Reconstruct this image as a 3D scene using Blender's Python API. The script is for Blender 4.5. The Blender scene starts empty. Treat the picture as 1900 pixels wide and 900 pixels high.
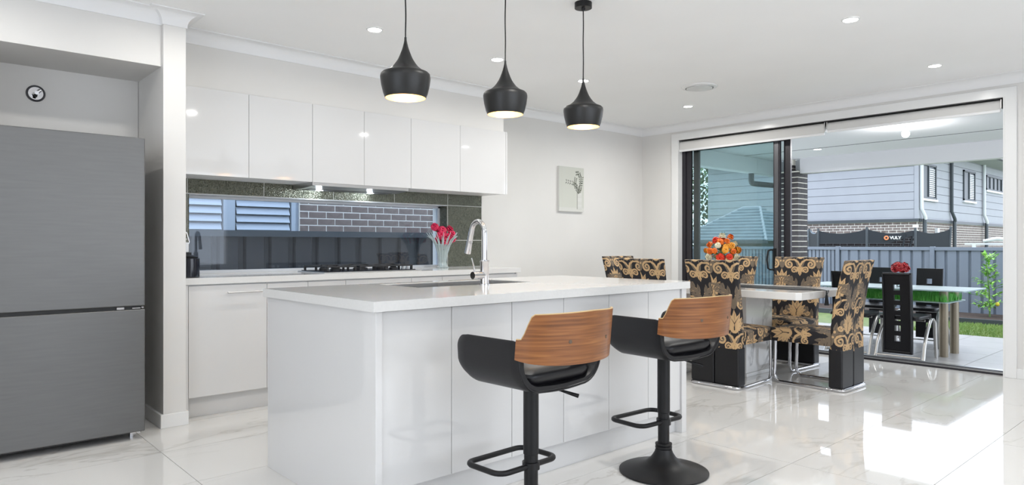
import bpy, math, random
import numpy as np
from mathutils import Vector, Matrix
PI = math.pi
rnd = random.Random(7)
SC = bpy.context.scene
COL = SC.collection

# ------------------------------------------------------------------ camera
cam_d = bpy.data.cameras.new('camera')
cam_d.sensor_width = 36.0
cam_d.lens = 1265.6 / 1900 * 36
cam_d.shift_y = 2.5 / 1900
cam_d.clip_start = 0.05
cam_d.clip_end = 300
cam = bpy.data.objects.new('camera', cam_d)
COL.objects.link(cam)
cam.location = (0, 0, 1.15)
cam.rotation_euler = (PI / 2, 0, math.radians(47.988 - 90))
SC.camera = cam

# ------------------------------------------------------------------ world: bright overcast sky
w = bpy.data.worlds.new('overcast_sky')
SC.world = w
w.use_nodes = True
wn = w.node_tree
wn.nodes.clear()
wo = wn.nodes.new('ShaderNodeOutputWorld')
wb = wn.nodes.new('ShaderNodeBackground')
wb.inputs[0].default_value = (0.80, 0.88, 1.0, 1)
wb.inputs[1].default_value = 2.6
wn.links.new(wb.outputs[0], wo.inputs[0])

# ------------------------------------------------------------------ exposure
SC.view_settings.view_transform = 'Standard'
SC.view_settings.look = 'None'
SC.view_settings.exposure = 0.4
SC.view_settings.gamma = 1.0
SC.view_settings.use_curve_mapping = False
DOWN_W = 8.5      # power of each ceiling downlight
FILL_W = 12.0       # base power of the added soft fill lights behind the camera


def area_light(name, loc, rot, sx, sy, power, color=(1, 1, 1), shape='RECTANGLE', spread=180):
    l = bpy.data.lights.new(name, 'AREA')
    l.shape = shape
    l.size = sx
    if shape in ('RECTANGLE', 'ELLIPSE'):
        l.size_y = sy
    l.energy = power
    l.color = color
    l.spread = math.radians(spread)
    o = bpy.data.objects.new(name, l)
    o.location = loc
    o.rotation_euler = rot
    COL.objects.link(o)
    return o


# soft fill lights added at made-up, unseen window openings behind the camera
area_light('unseen_fill', (-2.52, 1.0, 1.45), (0, -PI / 2, 0), 1.9, 3.2, FILL_W * .5, (1.0, 0.985, 0.96))
area_light('unseen_fill', (2.6, -2.52, 1.45), (PI / 2, 0, 0), 4.2, 1.9, FILL_W, (1.0, 0.99, 0.97))
# ------------------------------------------------------------------ helpers


class M:
    """collects geometry for one mesh"""

    def __init__(s):
        s.v = []
        s.f = []

    def add(s, v, f):
        n = len(s.v)
        s.v += [tuple(p) for p in v]
        s.f += [tuple(i + n for i in q) for q in f]
        return s

    def box(s, x0, x1, y0, y1, z0, z1):
        return s.add([(x0, y0, z0), (x1, y0, z0), (x1, y1, z0), (x0, y1, z0), (x0, y0, z1), (x1, y0, z1), (x1, y1, z1), (x0, y1, z1)],
                     [(0, 3, 2, 1), (4, 5, 6, 7), (0, 1, 5, 4), (1, 2, 6, 5), (2, 3, 7, 6), (3, 0, 4, 7)])

    def tube(s, pts, r, n=10, closed=False, cap=True):
        pts = [Vector(p) for p in pts]
        k = len(pts)
        rr = r if isinstance(r, (list, tuple)) else [r] * k
        up = None
        rings = []
        for i, p in enumerate(pts):
            if closed:
                t = (pts[(i + 1) % k] - pts[i - 1])
            else:
                t = pts[min(i + 1, k - 1)] - pts[max(i - 1, 0)]
            if t.length < 1e-9:
                t = Vector((0, 0, 1))
            t.normalize()
            if up is None:
                up = Vector((0, 0, 1)) if abs(t.z) < .9 else Vector((1, 0, 0))
            up = (up - t * up.dot(t))
            if up.length < 1e-6:
                up = t.orthogonal()
            up.normalize()
            sd = t.cross(up)
            rings.append([p + (up * math.cos(2 * PI * j / n) + sd * math.sin(2 * PI * j / n)) * rr[i] for j in range(n)])
        v = [q for R_ in rings for q in R_]
        f = []
        for i in range(k if closed else k - 1):
            a = i * n
            b = ((i + 1) % k) * n
            for j in range(n):
                f.append((a + j, b + j, b + (j + 1) % n, a + (j + 1) % n))
        if cap and not closed:
            f.append(tuple(range(n)))
            f.append(tuple(reversed(range((k - 1) * n, k * n))))
        return s.add(v, f)

    def lathe(s, prof, n=32, c=(0, 0, 0), cap=True, rot=None):
        v = []
        for r, z in prof:
            for j in range(n):
                a = 2 * PI * j / n
                v.append(Vector((r * math.cos(a), r * math.sin(a), z)))
        if rot is not None:
            v = [rot @ p for p in v]
        v = [p + Vector(c) for p in v]
        f = []
        for i in range(len(prof) - 1):
            for j in range(n):
                f.append((i * n + j, i * n + (j + 1) % n, (i + 1) * n + (j + 1) % n, (i + 1) * n + j))
        if cap:
            f.append(tuple(reversed(range(n))))
            f.append(tuple(range((len(prof) - 1) * n, len(prof) * n)))
        return s.add(v, f)

    def prism(s, poly, a0, a1, axis='z'):
        """extrude 2D polygon. axis z: poly=(x,y); axis y: poly=(x,z); axis x: poly=(y,z)"""
        def P(p, h):
            return {'z': (p[0], p[1], h), 'y': (p[0], h, p[1]), 'x': (h, p[0], p[1])}[axis]
        n = len(poly)
        v = [P(p, a0) for p in poly] + [P(p, a1) for p in poly]
        f = [tuple(range(n)), tuple(reversed(range(n, 2 * n)))]
        f += [(i, n + i, n + (i + 1) % n, (i + 1) % n) for i in range(n)]
        return s.add(v, f)

    def ball(s, c, r, n=10, m=7, sz=1.0):
        prof = [(max(1e-4, r * math.sin(PI * i / m)), -r * sz * math.cos(PI * i / m)) for i in range(m + 1)]
        return s.lathe(prof, n, c, cap=True)


def mesh_of(name, m, mat, smooth=False):
    me = bpy.data.meshes.new(name)
    me.from_pydata(m.v, [], m.f)
    me.update()
    if smooth:
        me.polygons.foreach_set('use_smooth', [True] * len(me.polygons))
        try:
            me.set_sharp_from_angle(angle=math.radians(38))
        except Exception:
            pass
    if mat:
        me.materials.append(mat)
    return me


def obj(name, m, mat, parent=None, smooth=False, bevel=0, loc=None, fix=True, seg=2):
    me = mesh_of(name, m, mat, smooth) if isinstance(m, M) else m
    if fix and isinstance(m, M):
        import bmesh
        bm = bmesh.new()
        bm.from_mesh(me)
        bmesh.ops.recalc_face_normals(bm, faces=bm.faces)
        bm.to_mesh(me)
        bm.free()
    o = bpy.data.objects.new(name, me)
    COL.objects.link(o)
    if parent:
        o.parent = parent
    if loc:
        o.location = loc
    if bevel:
        b = o.modifiers.new('bevel', 'BEVEL')
        b.width = bevel
        b.segments = seg
        b.limit_method = 'ANGLE'
        b.angle_limit = math.radians(40)
        b.harden_normals = False
    return o


def tag(o, label, cat, group=None):
    o['label'] = label
    o['category'] = cat
    if group:
        o['group'] = group
    return o


def thing(name, label, cat, loc=(0, 0, 0), rz=0, group=None):
    o = bpy.data.objects.new(name, None)
    o.empty_display_size = .1
    COL.objects.link(o)
    o.location = loc
    o.rotation_euler = (0, 0, rz)
    return tag(o, label, cat, group)


def struct(name, m, mat, parent=None, **k):
    o = obj(name, m, mat, parent, **k)
    if not parent:
        o['kind'] = 'structure'
    return o


def copy_tree(o, parent=None):
    c = o.copy()
    COL.objects.link(c)
    if parent:
        c.parent = parent
    for ch in [q for q in bpy.data.objects if q.parent == o]:
        copy_tree(ch, c)
    return c


def dup(root, loc, rz, label, group=None):
    c = copy_tree(root)
    c.location = loc
    c.rotation_euler = (0, 0, rz)
    c['label'] = label
    if group:
        c['group'] = group
    return c


# ------------------------------------------------------------------ materials
def nmat(name):
    m = bpy.data.materials.new(name)
    m.use_nodes = True
    nt = m.node_tree
    b = nt.nodes['Principled BSDF']
    return m, nt, b


def mat(name, col, rough=.5, metal=0, noise=0, nscale=8, bump=0, bscale=40, coat=0, spec=None, emit=None, estr=0, stretch=None, trans=0, ior=None, sheen=0):
    m, nt, b = nmat(name)
    c4 = (*col, 1)
    b.inputs['Base Color'].default_value = c4
    b.inputs['Roughness'].default_value = rough
    b.inputs['Metallic'].default_value = metal
    if coat:
        b.inputs['Coat Weight'].default_value = coat
        b.inputs['Coat Roughness'].default_value = .03
    if spec is not None:
        b.inputs['Specular IOR Level'].default_value = spec
    if trans:
        b.inputs['Transmission Weight'].default_value = trans
    if ior:
        b.inputs['IOR'].default_value = ior
    if sheen:
        b.inputs['Sheen Weight'].default_value = sheen
    if emit:
        b.inputs['Emission Color'].default_value = (*emit, 1)
        b.inputs['Emission Strength'].default_value = estr
    tc = nt.nodes.new('ShaderNodeTexCoord')
    mp = nt.nodes.new('ShaderNodeMapping')
    nt.links.new(tc.outputs['Object'], mp.inputs[0])
    if stretch:
        mp.inputs['Scale'].default_value = stretch
    if noise:
        n = nt.nodes.new('ShaderNodeTexNoise')
        n.inputs['Scale'].default_value = nscale
        n.inputs['Detail'].default_value = 4
        nt.links.new(mp.outputs[0], n.inputs[0])
        r = nt.nodes.new('ShaderNodeValToRGB')
        r.color_ramp.elements[0].position = .3
        r.color_ramp.elements[1].position = .7
        r.color_ramp.elements[0].color = tuple(max(0, c * (1 - noise)) for c in col) + (1,)
        r.color_ramp.elements[1].color = tuple(min(1, c * (1 + noise)) for c in col) + (1,)
        nt.links.new(n.outputs[0], r.inputs[0])
        nt.links.new(r.outputs[0], b.inputs['Base Color'])
    if bump:
        n2 = nt.nodes.new('ShaderNodeTexNoise')
        n2.inputs['Scale'].default_value = bscale
        n2.inputs['Detail'].default_value = 3
        nt.links.new(mp.outputs[0], n2.inputs[0])
        bp = nt.nodes.new('ShaderNodeBump')
        bp.inputs['Strength'].default_value = bump
        bp.inputs['Distance'].default_value = .002
        nt.links.new(n2.outputs[0], bp.inputs['Height'])
        nt.links.new(bp.outputs[0], b.inputs['Normal'])
    return m


def marble(name, base, vein, scale, rough, amount=.5, width=.03, cloud=.04, rand=True):
    m, nt, b = nmat(name)
    N = nt.nodes.new
    L = nt.links.new
    tc = N('ShaderNodeTexCoord')
    src = tc.outputs['Object']
    if rand:
        oi = N('ShaderNodeObjectInfo')
        mul = N('ShaderNodeVectorMath')
        mul.operation = 'SCALE'
        mul.inputs[0].default_value = (37.0, 53.0, 19.0)
        L(oi.outputs['Random'], mul.inputs['Scale'])
        ad = N('ShaderNodeVectorMath')
        ad.operation = 'ADD'
        L(src, ad.inputs[0])
        L(mul.outputs[0], ad.inputs[1])
        src = ad.outputs[0]
    mp = N('ShaderNodeMapping')
    mp.inputs['Rotation'].default_value = (0, 0, .55)
    mp.inputs['Scale'].default_value = (1, 2.6, 1)
    L(src, mp.inputs[0])
    n = N('ShaderNodeTexNoise')
    n.inputs['Scale'].default_value = scale
    n.inputs['Detail'].default_value = 5
    n.inputs['Roughness'].default_value = .55
    n.inputs['Distortion'].default_value = .6
    L(mp.outputs[0], n.inputs[0])
    sub = N('ShaderNodeMath')
    sub.operation = 'SUBTRACT'
    sub.inputs[1].default_value = .5
    L(n.outputs[0], sub.inputs[0])
    ab = N('ShaderNodeMath')
    ab.operation = 'ABSOLUTE'
    L(sub.outputs[0], ab.inputs[0])
    rp = N('ShaderNodeMapRange')
    rp.inputs['From Min'].default_value = 0
    rp.inputs['From Max'].default_value = width
    rp.inputs['To Min'].default_value = 1
    rp.inputs['To Max'].default_value = 0
    L(ab.outputs[0], rp.inputs['Value'])
    n2 = N('ShaderNodeTexNoise')
    n2.inputs['Scale'].default_value = scale * .9
    n2.inputs['Detail'].default_value = 2
    L(src, n2.inputs[0])
    r2 = N('ShaderNodeMapRange')
    r2.inputs['From Min'].default_value = .42
    r2.inputs['From Max'].default_value = .62
    L(n2.outputs[0], r2.inputs['Value'])
    mu = N('ShaderNodeMath')
    mu.operation = 'MULTIPLY'
    L(rp.outputs[0], mu.inputs[0])
    L(r2.outputs[0], mu.inputs[1])
    mu2 = N('ShaderNodeMath')
    mu2.operation = 'MULTIPLY'
    mu2.inputs[1].default_value = amount
    L(mu.outputs[0], mu2.inputs[0])
    cl = N('ShaderNodeMath')
    cl.operation = 'MULTIPLY_ADD'
    L(n2.outputs[0], cl.inputs[0])
    cl.inputs[1].default_value = cloud * 3
    L(mu2.outputs[0], cl.inputs[2])
    mx = N('ShaderNodeMix')
    mx.data_type = 'RGBA'
    L(cl.outputs[0], mx.inputs[0])
    mx.inputs[6].default_value = (*base, 1)
    mx.inputs[7].default_value = (*vein, 1)
    L(mx.outputs[2], b.inputs['Base Color'])
    b.inputs['Roughness'].default_value = rough
    return m


def wood(name):
    m, nt, b = nmat(name)
    N = nt.nodes.new
    L = nt.links.new
    tc = N('ShaderNodeTexCoord')
    mp = N('ShaderNodeMapping')
    mp.inputs['Scale'].default_value = (1.2, 1.2, 26)
    L(tc.outputs['Object'], mp.inputs[0])
    n = N('ShaderNodeTexNoise')
    n.inputs['Scale'].default_value = 3.2
    n.inputs['Detail'].default_value = 6
    n.inputs['Distortion'].default_value = .9
    L(mp.outputs[0], n.inputs[0])
    wv = N('ShaderNodeTexWave')
    wv.bands_direction = 'Z'
    wv.inputs['Scale'].default_value = .9
    wv.inputs['Distortion'].default_value = 5
    wv.inputs['Detail'].default_value = 3
    wv.inputs['Detail Scale'].default_value = .8
    L(mp.outputs[0], wv.inputs[0])
    mx = N('ShaderNodeMix')
    mx.data_type = 'FLOAT'
    mx.inputs[0].default_value = .12
    L(n.outputs[0], mx.inputs[2])
    L(wv.outputs[1], mx.inputs[3])
    r = N('ShaderNodeValToRGB')
    e = r.color_ramp.elements
    e[0].position = .25
    e[0].color = (.15, .052, .014, 1)
    e[1].position = .75
    e[1].color = (.37, .15, .045, 1)
    k = e.new(.5)
    k.color = (.25, .09, .026, 1)
    L(mx.outputs[0], r.inputs[0])
    L(r.outputs[0], b.inputs['Base Color'])
    b.inputs['Roughness'].default_value = .35
    return m


def glass(name, tint, refl=1.0, ior=1.5, rough=0.0):
    m = bpy.data.materials.new(name)
    m.use_nodes = True
    nt = m.node_tree
    nt.nodes.clear()
    N = nt.nodes.new
    L = nt.links.new
    out = N('ShaderNodeOutputMaterial')
    tr = N('ShaderNodeBsdfTransparent')
    tr.inputs[0].default_value = (*tint, 1)
    gl = N('ShaderNodeBsdfGlossy')
    gl.inputs['Roughness'].default_value = rough
    fr = N('ShaderNodeFresnel')
    fr.inputs[0].default_value = ior
    mu = N('ShaderNodeMath')
    mu.operation = 'MULTIPLY'
    mu.use_clamp = True
    mu.inputs[1].default_value = refl
    L(fr.outputs[0], mu.inputs[0])
    mx = N('ShaderNodeMixShader')
    L(mu.outputs[0], mx.inputs[0])
    L(tr.outputs[0], mx.inputs[1])
    L(gl.outputs[0], mx.inputs[2])
    L(mx.outputs[0], out.inputs[0])
    return m


def attr_mat(name, rough=.7, sheen=.2, bump=.3):
    m, nt, b = nmat(name)
    a = nt.nodes.new('ShaderNodeAttribute')
    a.attribute_name = 'print'
    nt.links.new(a.outputs['Color'], b.inputs['Base Color'])
    b.inputs['Roughness'].default_value = rough
    b.inputs['Sheen Weight'].default_value = sheen
    if bump:
        n2 = nt.nodes.new('ShaderNodeTexNoise')
        n2.inputs['Scale'].default_value = 420
        tc = nt.nodes.new('ShaderNodeTexCoord')
        nt.links.new(tc.outputs['Object'], n2.inputs[0])
        bp = nt.nodes.new('ShaderNodeBump')
        bp.inputs['Strength'].default_value = bump
        bp.inputs['Distance'].default_value = .001
        nt.links.new(n2.outputs[0], bp.inputs['Height'])
        nt.links.new(bp.outputs[0], b.inputs['Normal'])
    return m


def splash_mat(name):
    m, nt, b = nmat(name)
    N = nt.nodes.new
    L = nt.links.new
    tc = N('ShaderNodeTexCoord')
    mp = N('ShaderNodeMapping')
    mp.inputs['Scale'].default_value = (1, 1, .55)
    L(tc.outputs['Object'], mp.inputs[0])
    v = N('ShaderNodeTexVoronoi')
    v.inputs['Scale'].default_value = 150
    L(mp.outputs[0], v.inputs[0])
    bp = N('ShaderNodeBump')
    bp.inputs['Strength'].default_value = .8
    bp.inputs['Distance'].default_value = .004
    L(v.outputs['Distance'], bp.inputs['Height'])
    L(bp.outputs[0], b.inputs['Normal'])
    r = N('ShaderNodeValToRGB')
    r.color_ramp.elements[0].color = (.06, .065, .047, 1)
    r.color_ramp.elements[1].color = (.17, .17, .13, 1)
    L(v.outputs['Color'], r.inputs[0])
    L(r.outputs[0], b.inputs['Base Color'])
    b.inputs['Roughness'].default_value = .22
    b.inputs['Metallic'].default_value = .55
    return m


def leafy(name, col, col2):
    m, nt, b = nmat(name)
    oi = nt.nodes.new('ShaderNodeTexNoise')
    oi.inputs['Scale'].default_value = 9
    tc = nt.nodes.new('ShaderNodeTexCoord')
    nt.links.new(tc.outputs['Object'], oi.inputs[0])
    r = nt.nodes.new('ShaderNodeValToRGB')
    r.color_ramp.elements[0].position = .35
    r.color_ramp.elements[1].position = .65
    r.color_ramp.elements[0].color = (*col, 1)
    r.color_ramp.elements[1].color = (*col2, 1)
    nt.links.new(oi.outputs[0], r.inputs[0])
    nt.links.new(r.outputs[0], b.inputs['Base Color'])
    b.inputs['Roughness'].default_value = .55
    return m


W = {}
W['wall'] = mat('wall_paint', (.74, .725, .70), .75, noise=.015, nscale=3, bump=.08, bscale=220)
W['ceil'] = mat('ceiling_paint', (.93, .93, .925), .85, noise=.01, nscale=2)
W['trim'] = mat('trim_gloss_paint', (.83, .83, .82), .22)
W['corn'] = mat('cornice_paint', (.85, .85, .85), .8)
W['cab'] = mat('gloss_white_cabinet', (.71, .705, .70), .06, coat=.4, noise=.006, nscale=2)
W['carc'] = mat('white_carcass', (.85, .85, .85), .4)
W['slab'] = mat('pale_engineered_stone', (.72, .715, .70), .09, noise=.02, nscale=90)
W['grout'] = mat('grey_grout', (.33, .32, .30), .8)
W['floor'] = marble('polished_marble_tile', (.715, .705, .685), (.27, .24, .20), 1.15, .035, amount=.30, width=.022, cloud=.03)
W['marble'] = marble('white_table_marble', (.80, .79, .77), (.10, .095, .09), 2.3, .08, amount=1.0, width=.03, cloud=.03)
W['steel'] = mat('brushed_fridge_steel', (.155, .155, .153), .42, metal=.7, noise=.04, nscale=5, stretch=(1, 1, 14))
W['steel2'] = mat('satin_steel', (.62, .62, .62), .28, metal=1)
W['chrome'] = mat('chrome', (.62, .62, .64), .06, metal=1)
W['dark'] = mat('dark_shadow_gap', (.03, .03, .03), .6)
W['black'] = mat('black_powder_coat', (.006, .006, .007), .42, spec=.35)
W['pend'] = mat('matt_black_shade', (.009, .009, .009), .42, bump=.05, bscale=90)
W['gold'] = mat('gold_lining', (.95, .70, .34), .35, metal=.5, emit=(1.0, .62, .2), estr=0)
W['bulb'] = mat('warm_bulb', (1, .9, .7), .5, emit=(1, .86, .62), estr=22)
W['led'] = mat('led_lens', (1, 1, 1), .5, emit=(1, .98, .95), estr=16)
W['leather'] = mat('black_leatherette', (.006, .006, .008), .38, spec=.4, bump=.2, bscale=300)
W['wood'] = wood('walnut_veneer')
W['ply'] = mat('pale_ply_edge', (.52, .36, .17), .5)
W['aldark'] = mat('charcoal_aluminium', (.028, .026, .032), .35, metal=.3)
W['algrey'] = mat('grey_aluminium', (.11, .11, .12), .35, metal=.5)
W['glass'] = glass('teal_door_glass', (.77, .86, .86), refl=1.3)
W['kglass'] = glass('kitchen_window_glass', (.88, .93, .98), refl=.75)
W['cglass'] = glass('clear_vase_glass', (.90, .95, .95), refl=1.6)
W['ftop'] = mat('frosted_glass_top', (.66, .80, .82), .3, trans=.5)
W['brick'] = mat('dark_clinker_brick', (.04, .036, .038), .75, noise=.3, nscale=14, bump=.5, bscale=60)
W['brick2'] = mat('brown_clinker_brick', (.17, .135, .125), .8, noise=.3, nscale=10, bump=.5, bscale=60)
W['mortar'] = mat('pale_mortar', (.82, .79, .70), .9)
W['mortar2'] = mat('light_mortar', (.80, .78, .74), .9)
W['fence'] = mat('slate_steel_fence', (.17, .20, .245), .5, noise=.04, nscale=3)
W['fence2'] = mat('dark_steel_fence', (.032, .031, .034), .45)
W['clad'] = mat('pale_cladding', (.33, .34, .375), .75, noise=.03, nscale=2)
W['clads'] = mat('cladding_shadow_joint', (.16, .165, .18), .8)
W['char'] = mat('charcoal_metal', (.05, .06, .07), .5)
W['white'] = mat('white_metal', (.60, .62, .65), .45)
W['blind'] = mat('white_blind_fabric', (.70, .69, .67), .8)
W['blindbar'] = mat('white_blind_bar', (.86, .86, .86), .35)
W['winglass'] = mat('dark_window_glass', (.03, .04, .05), .35, spec=.25)
W['roof'] = mat('grey_concrete_roof', (.16, .19, .22), .6, noise=.15, nscale=3)
W['patio'] = mat('patio_porcelain', (.43, .42, .415), .35, noise=.06, nscale=3)
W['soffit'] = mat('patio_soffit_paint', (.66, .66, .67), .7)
W['soil'] = mat('brown_mulch', (.06, .04, .03), .9, noise=.4, nscale=40, bump=1, bscale=60)
W['grassg'] = leafy('lawn_ground', (.10, .16, .035), (.17, .22, .06))
W['grass'] = leafy('lawn_grass', (.14, .26, .05), (.26, .36, .10))
W['agrass'] = leafy('artificial_grass', (.08, .42, .05), (.20, .62, .12))
W['leaf'] = leafy('lemon_leaves', (.10, .34, .04), (.40, .68, .14))
W['tree'] = leafy('tree_leaves', (.03, .09, .02), (.08, .17, .05))
W['stem'] = mat('plant_stem', (.10, .20, .05), .6)
W['bark'] = mat('bark', (.14, .10, .07), .9)
W['red'] = mat('crimson_petals', (.62, .015, .08), .55, noise=.3, nscale=60)
W['deepred'] = mat('deep_red_petals', (.38, .005, .01), .55, noise=.35, nscale=50)
W['orange'] = mat('orange_petals', (.85, .17, .01), .55, noise=.2, nscale=50)
W['redor'] = mat('scarlet_petals', (.78, .04, .01), .55)
W['cream'] = mat('cream_petals', (.82, .76, .55), .6)
W['amber'] = mat('amber_petals', (.85, .36, .03), .6)
W['gleaf'] = mat('bouquet_leaves', (.06, .13, .04), .6)
W['redvase'] = mat('red_glass_vase', (.45, .01, .03), .12)
W['tan'] = mat('champagne_metal', (.27, .23, .17), .4, metal=.5)
W['silver'] = mat('satin_silver_tube', (.5, .49, .47), .3, metal=.9)
W['net'] = glass('trampoline_net', (.13, .14, .16), refl=0.0)
W['netband'] = mat('trampoline_band', (.018, .022, .028), .8)
W['logoo'] = mat('orange_logo', (.75, .25, .10), .6)
W['logow'] = mat('white_logo', (.8, .8, .8), .6)
W['runner'] = mat('black_runner_cloth', (.02, .02, .022), .7, noise=.9, nscale=120)
W['iron'] = mat('cast_iron', (.015, .015, .017), .5)
W['bglass'] = mat('black_cooktop_glass', (.010, .012, .02), .08)
W['plastic'] = mat('white_plastic', (.75, .76, .78), .35)
W['louvre'] = mat('white_shutter', (.36, .42, .50), .5)
W['print'] = attr_mat('printed_canvas', .7, 0, 0)
W['damask'] = attr_mat('damask_fabric', .75, .04, .4)
W['splash'] = splash_mat('textured_glass_tile')
W['tilegr'] = mat('white_tile_grout', (.62, .62, .60), .7)

# ------------------------------------------------------------------ ROOM SHELL
CZ = 2.61
# floor grout bed + tiles
floor = struct('floor', M().box(-2.6, 7.16, -2.6, 5.6, -.14, -.004), W['grout'])
xs = [-2.6, -1.3, -.1, 1.08, 2.28, 3.48, 4.72, 5.92, 7.16]
ys = [-2.6, -1.93, -1.33, -.73, -.13, .47, 1.07, 1.675, 2.28, 2.88, 3.475, 4.08, 4.68, 5.6]
for i in range(len(xs) - 1):
    for j in range(len(ys) - 1):
        hx = (xs[i + 1] - xs[i]) / 2 - .0015
        hy = (ys[j + 1] - ys[j]) / 2 - .0015
        o = obj('tile', M().box(-hx, hx, -hy, hy, -.004, 0), W['floor'], floor, loc=((xs[i] + xs[i + 1]) / 2, (ys[j] + ys[j + 1]) / 2, 0))
struct('ceiling', M().box(-2.6, 7.25, -2.6, 5.6, CZ, CZ + .1), W['ceil'])

# wall_back : kitchen run (window opening) + painting wall + fridge alcove
WX0, WX1, WZ0, WZ1 = 1.577, 3.942, .925, 1.52
m = M()
YF = 5.312
m.box(1.366, 4.366, YF, 5.55, 0, WZ0)
m.box(1.366, WX0, YF, 5.55, WZ0, WZ1)
m.box(WX1, 4.366, YF, 5.55, WZ0, WZ1)
m.box(1.366, 4.366, YF, 5.55, WZ1, CZ)
m.box(4.366, 7.1, 5.385, 5.55, 0, CZ)
m.box(.15, 1.23, 5.21, 5.55, 0, CZ)
wall_back = struct('wall_back', m, W['wall'])
# splashback tiles as pieces of the wall
cx_ = [1.368, 1.577, 2.145, 2.742, 3.343, 3.942, 4.364]
g = .003
tl = []
for i in range(6):
    tl.append((cx_[i], cx_[i + 1], 1.521, 1.632))
for z0, z1 in ((.925, 1.185), (1.185, 1.521)):
    tl.append((1.368, 1.577, z0, z1))
    tl.append((3.942, 4.364, z0, z1))
for x0, x1, z0, z1 in tl:
    obj('splash_tile', M().box(x0 + g, x1 - g, 5.300, YF, z0 + g, z1 - g), W['splash'], wall_back, bevel=.001)
for z0, z1 in ((.925, 1.185), (1.185, 1.519)):
    obj('splash_tile', M().box(WX1 - .012, WX1 - .001, 5.304, 5.415, z0 + g, z1 - g), W['splash'], wall_back)
    obj('splash_tile', M().box(WX0 + .001, WX0 + .012, 5.304, 5.415, z0 + g, z1 - g), W['splash'], wall_back)
obj('grout', M().box(1.368, 4.366, 5.302, 5.3125, 1.521, 1.632).box(WX1 - .004, WX1 + .004, 5.303, 5.3125, .925, 1.521).box(WX1 + .004, 4.366, 5.302, 5.3125, .925, 1.521).box(1.368, WX0, 5.302, 5.3125, .925, 1.521)
    .box(4.361, 4.368, 5.299, 5.3125, .925, 1.632), W['tilegr'], wall_back)
# left part of the room: wall beside the alcove, column, bulkheads
struct('wall_left', M().box(-2.7, -2.6, -2.6, 5.6, 0, .5).box(-2.7, -2.6, -2.6, 5.6, 2.4, CZ).box(-2.7, -2.6, -2.6, -.6, .5, 2.4).box(-2.7, -2.6, 2.6, 5.6, .5, 2.4), W['wall'])  # unseen window opening, made up to let sky light in
struct('wall_kitchen', M().box(-2.6, .2, 4.66, 5.55, 0, CZ), W['wall'])
struct('wall_column', M().box(1.232, 1.366, 4.62, 5.4, 0, CZ), W['wall'], bevel=.003)
struct('trim_1', M().box(.2, 1.232, 4.66, 5.22, 2.265, CZ), W['wall'])
struct('trim_2', M().box(1.366, 4.35, 4.95, 5.32, 2.225, CZ), W['wall'])
struct('wall_front', M().box(-2.6, 7.1, -2.7, -2.6, 0, .5).box(-2.6, 7.1, -2.7, -2.6, 2.4, CZ).box(-2.6, .5, -2.7, -2.6, .5, 2.4).box(4.7, 7.1, -2.7, -2.6, .5, 2.4), W['wall'])  # its opening is also invented, for soft light from outside
DY0, DY1, DZ1 = 1.525, 4.845, 2.415
struct('wall_right', M().box(7.1, 7.3, DY1, 5.55, 0, CZ).box(7.1, 7.3, -2.6, DY0, 0, CZ).box(7.1, 7.3, DY0, DY1, DZ1, CZ), W['wall'])
# baseboards
struct('baseboard_column', M().box(1.214, 1.378, 4.605, 4.62, 0, .085).box(1.214, 1.232, 4.62, 5.2, 0, .085).box(1.366, 1.378, 4.62, 4.76, 0, .085), W['trim'], bevel=.002)
struct('baseboard_right', M().box(7.085, 7.1, -2.6, 1.44, 0, .085), W['trim'], bevel=.002)
struct('baseboard_back', M().box(4.366, 7.1, 5.37, 5.385, 0, .085).box(7.085, 7.1, 4.93, 5.37, 0, .085), W['trim'], bevel=.002)


def cornice(name, path, flip=1):
    """cove moulding swept along a wall line; the room lies on the right of the path"""
    prof = []
    S = .088
    prof = [(0, 0), (.006, 0)]
    for k in range(9):
        a = PI / 2 * k / 8
        prof.append((.006 + (S - .012) * (1 - math.cos(a)), .006 + (S - .012) * math.sin(a)))
    prof += [(S, S - .006), (S, S), (0, S)]
    P = [Vector(p) for p in path]
    dirs = [(P[i + 1] - P[i]).normalized() for i in range(len(P) - 1)]
    nrm = [Vector((d.y, -d.x)) * flip for d in dirs]
    v = []
    for i, p in enumerate(P):
        if i == 0:
            o = nrm[0]
        elif i == len(P) - 1:
            o = nrm[-1]
        else:
            s = nrm[i - 1] + nrm[i]
            o = s / (1 + nrm[i - 1].dot(nrm[i]))
        for d, z in prof:
            q = p + o * d
            v.append((q.x, q.y, CZ - S + z))
    n = len(prof)
    f = []
    for i in range(len(P) - 1):
        for j in range(n):
            f.append((i * n + j, i * n + (j + 1) % n, (i + 1) * n + (j + 1) % n, (i + 1) * n + j))
    return struct(name, M().add(v, f), W['corn'], smooth=True)


cornice('trim_3', [(-2.6, 4.66), (1.232, 4.66), (1.232, 4.62), (1.366, 4.62), (1.366, 4.95), (4.35, 4.95), (4.35, 5.385), (7.1, 5.385), (7.1, -2.6)])
# architrave around the sliding door
m = M()
AY0, AY1, AZ = 1.44, 4.93, 2.497
m.prism([(AY0, 0), (AY0, AZ), (AY1, AZ), (AY1, 0), (DY1, 0), (DY1, DZ1), (DY0, DZ1), (DY0, 0)], 7.082, 7.1, 'x')
struct('trim_4', m, W['trim'], bevel=.003)
# reveal lining
struct('trim_5', M().box(7.084, 7.2, DY0 - .0, DY0 + .012, 0, DZ1).box(7.084, 7.2, DY1 - .012, DY1, 0, DZ1), W['trim'])

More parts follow.
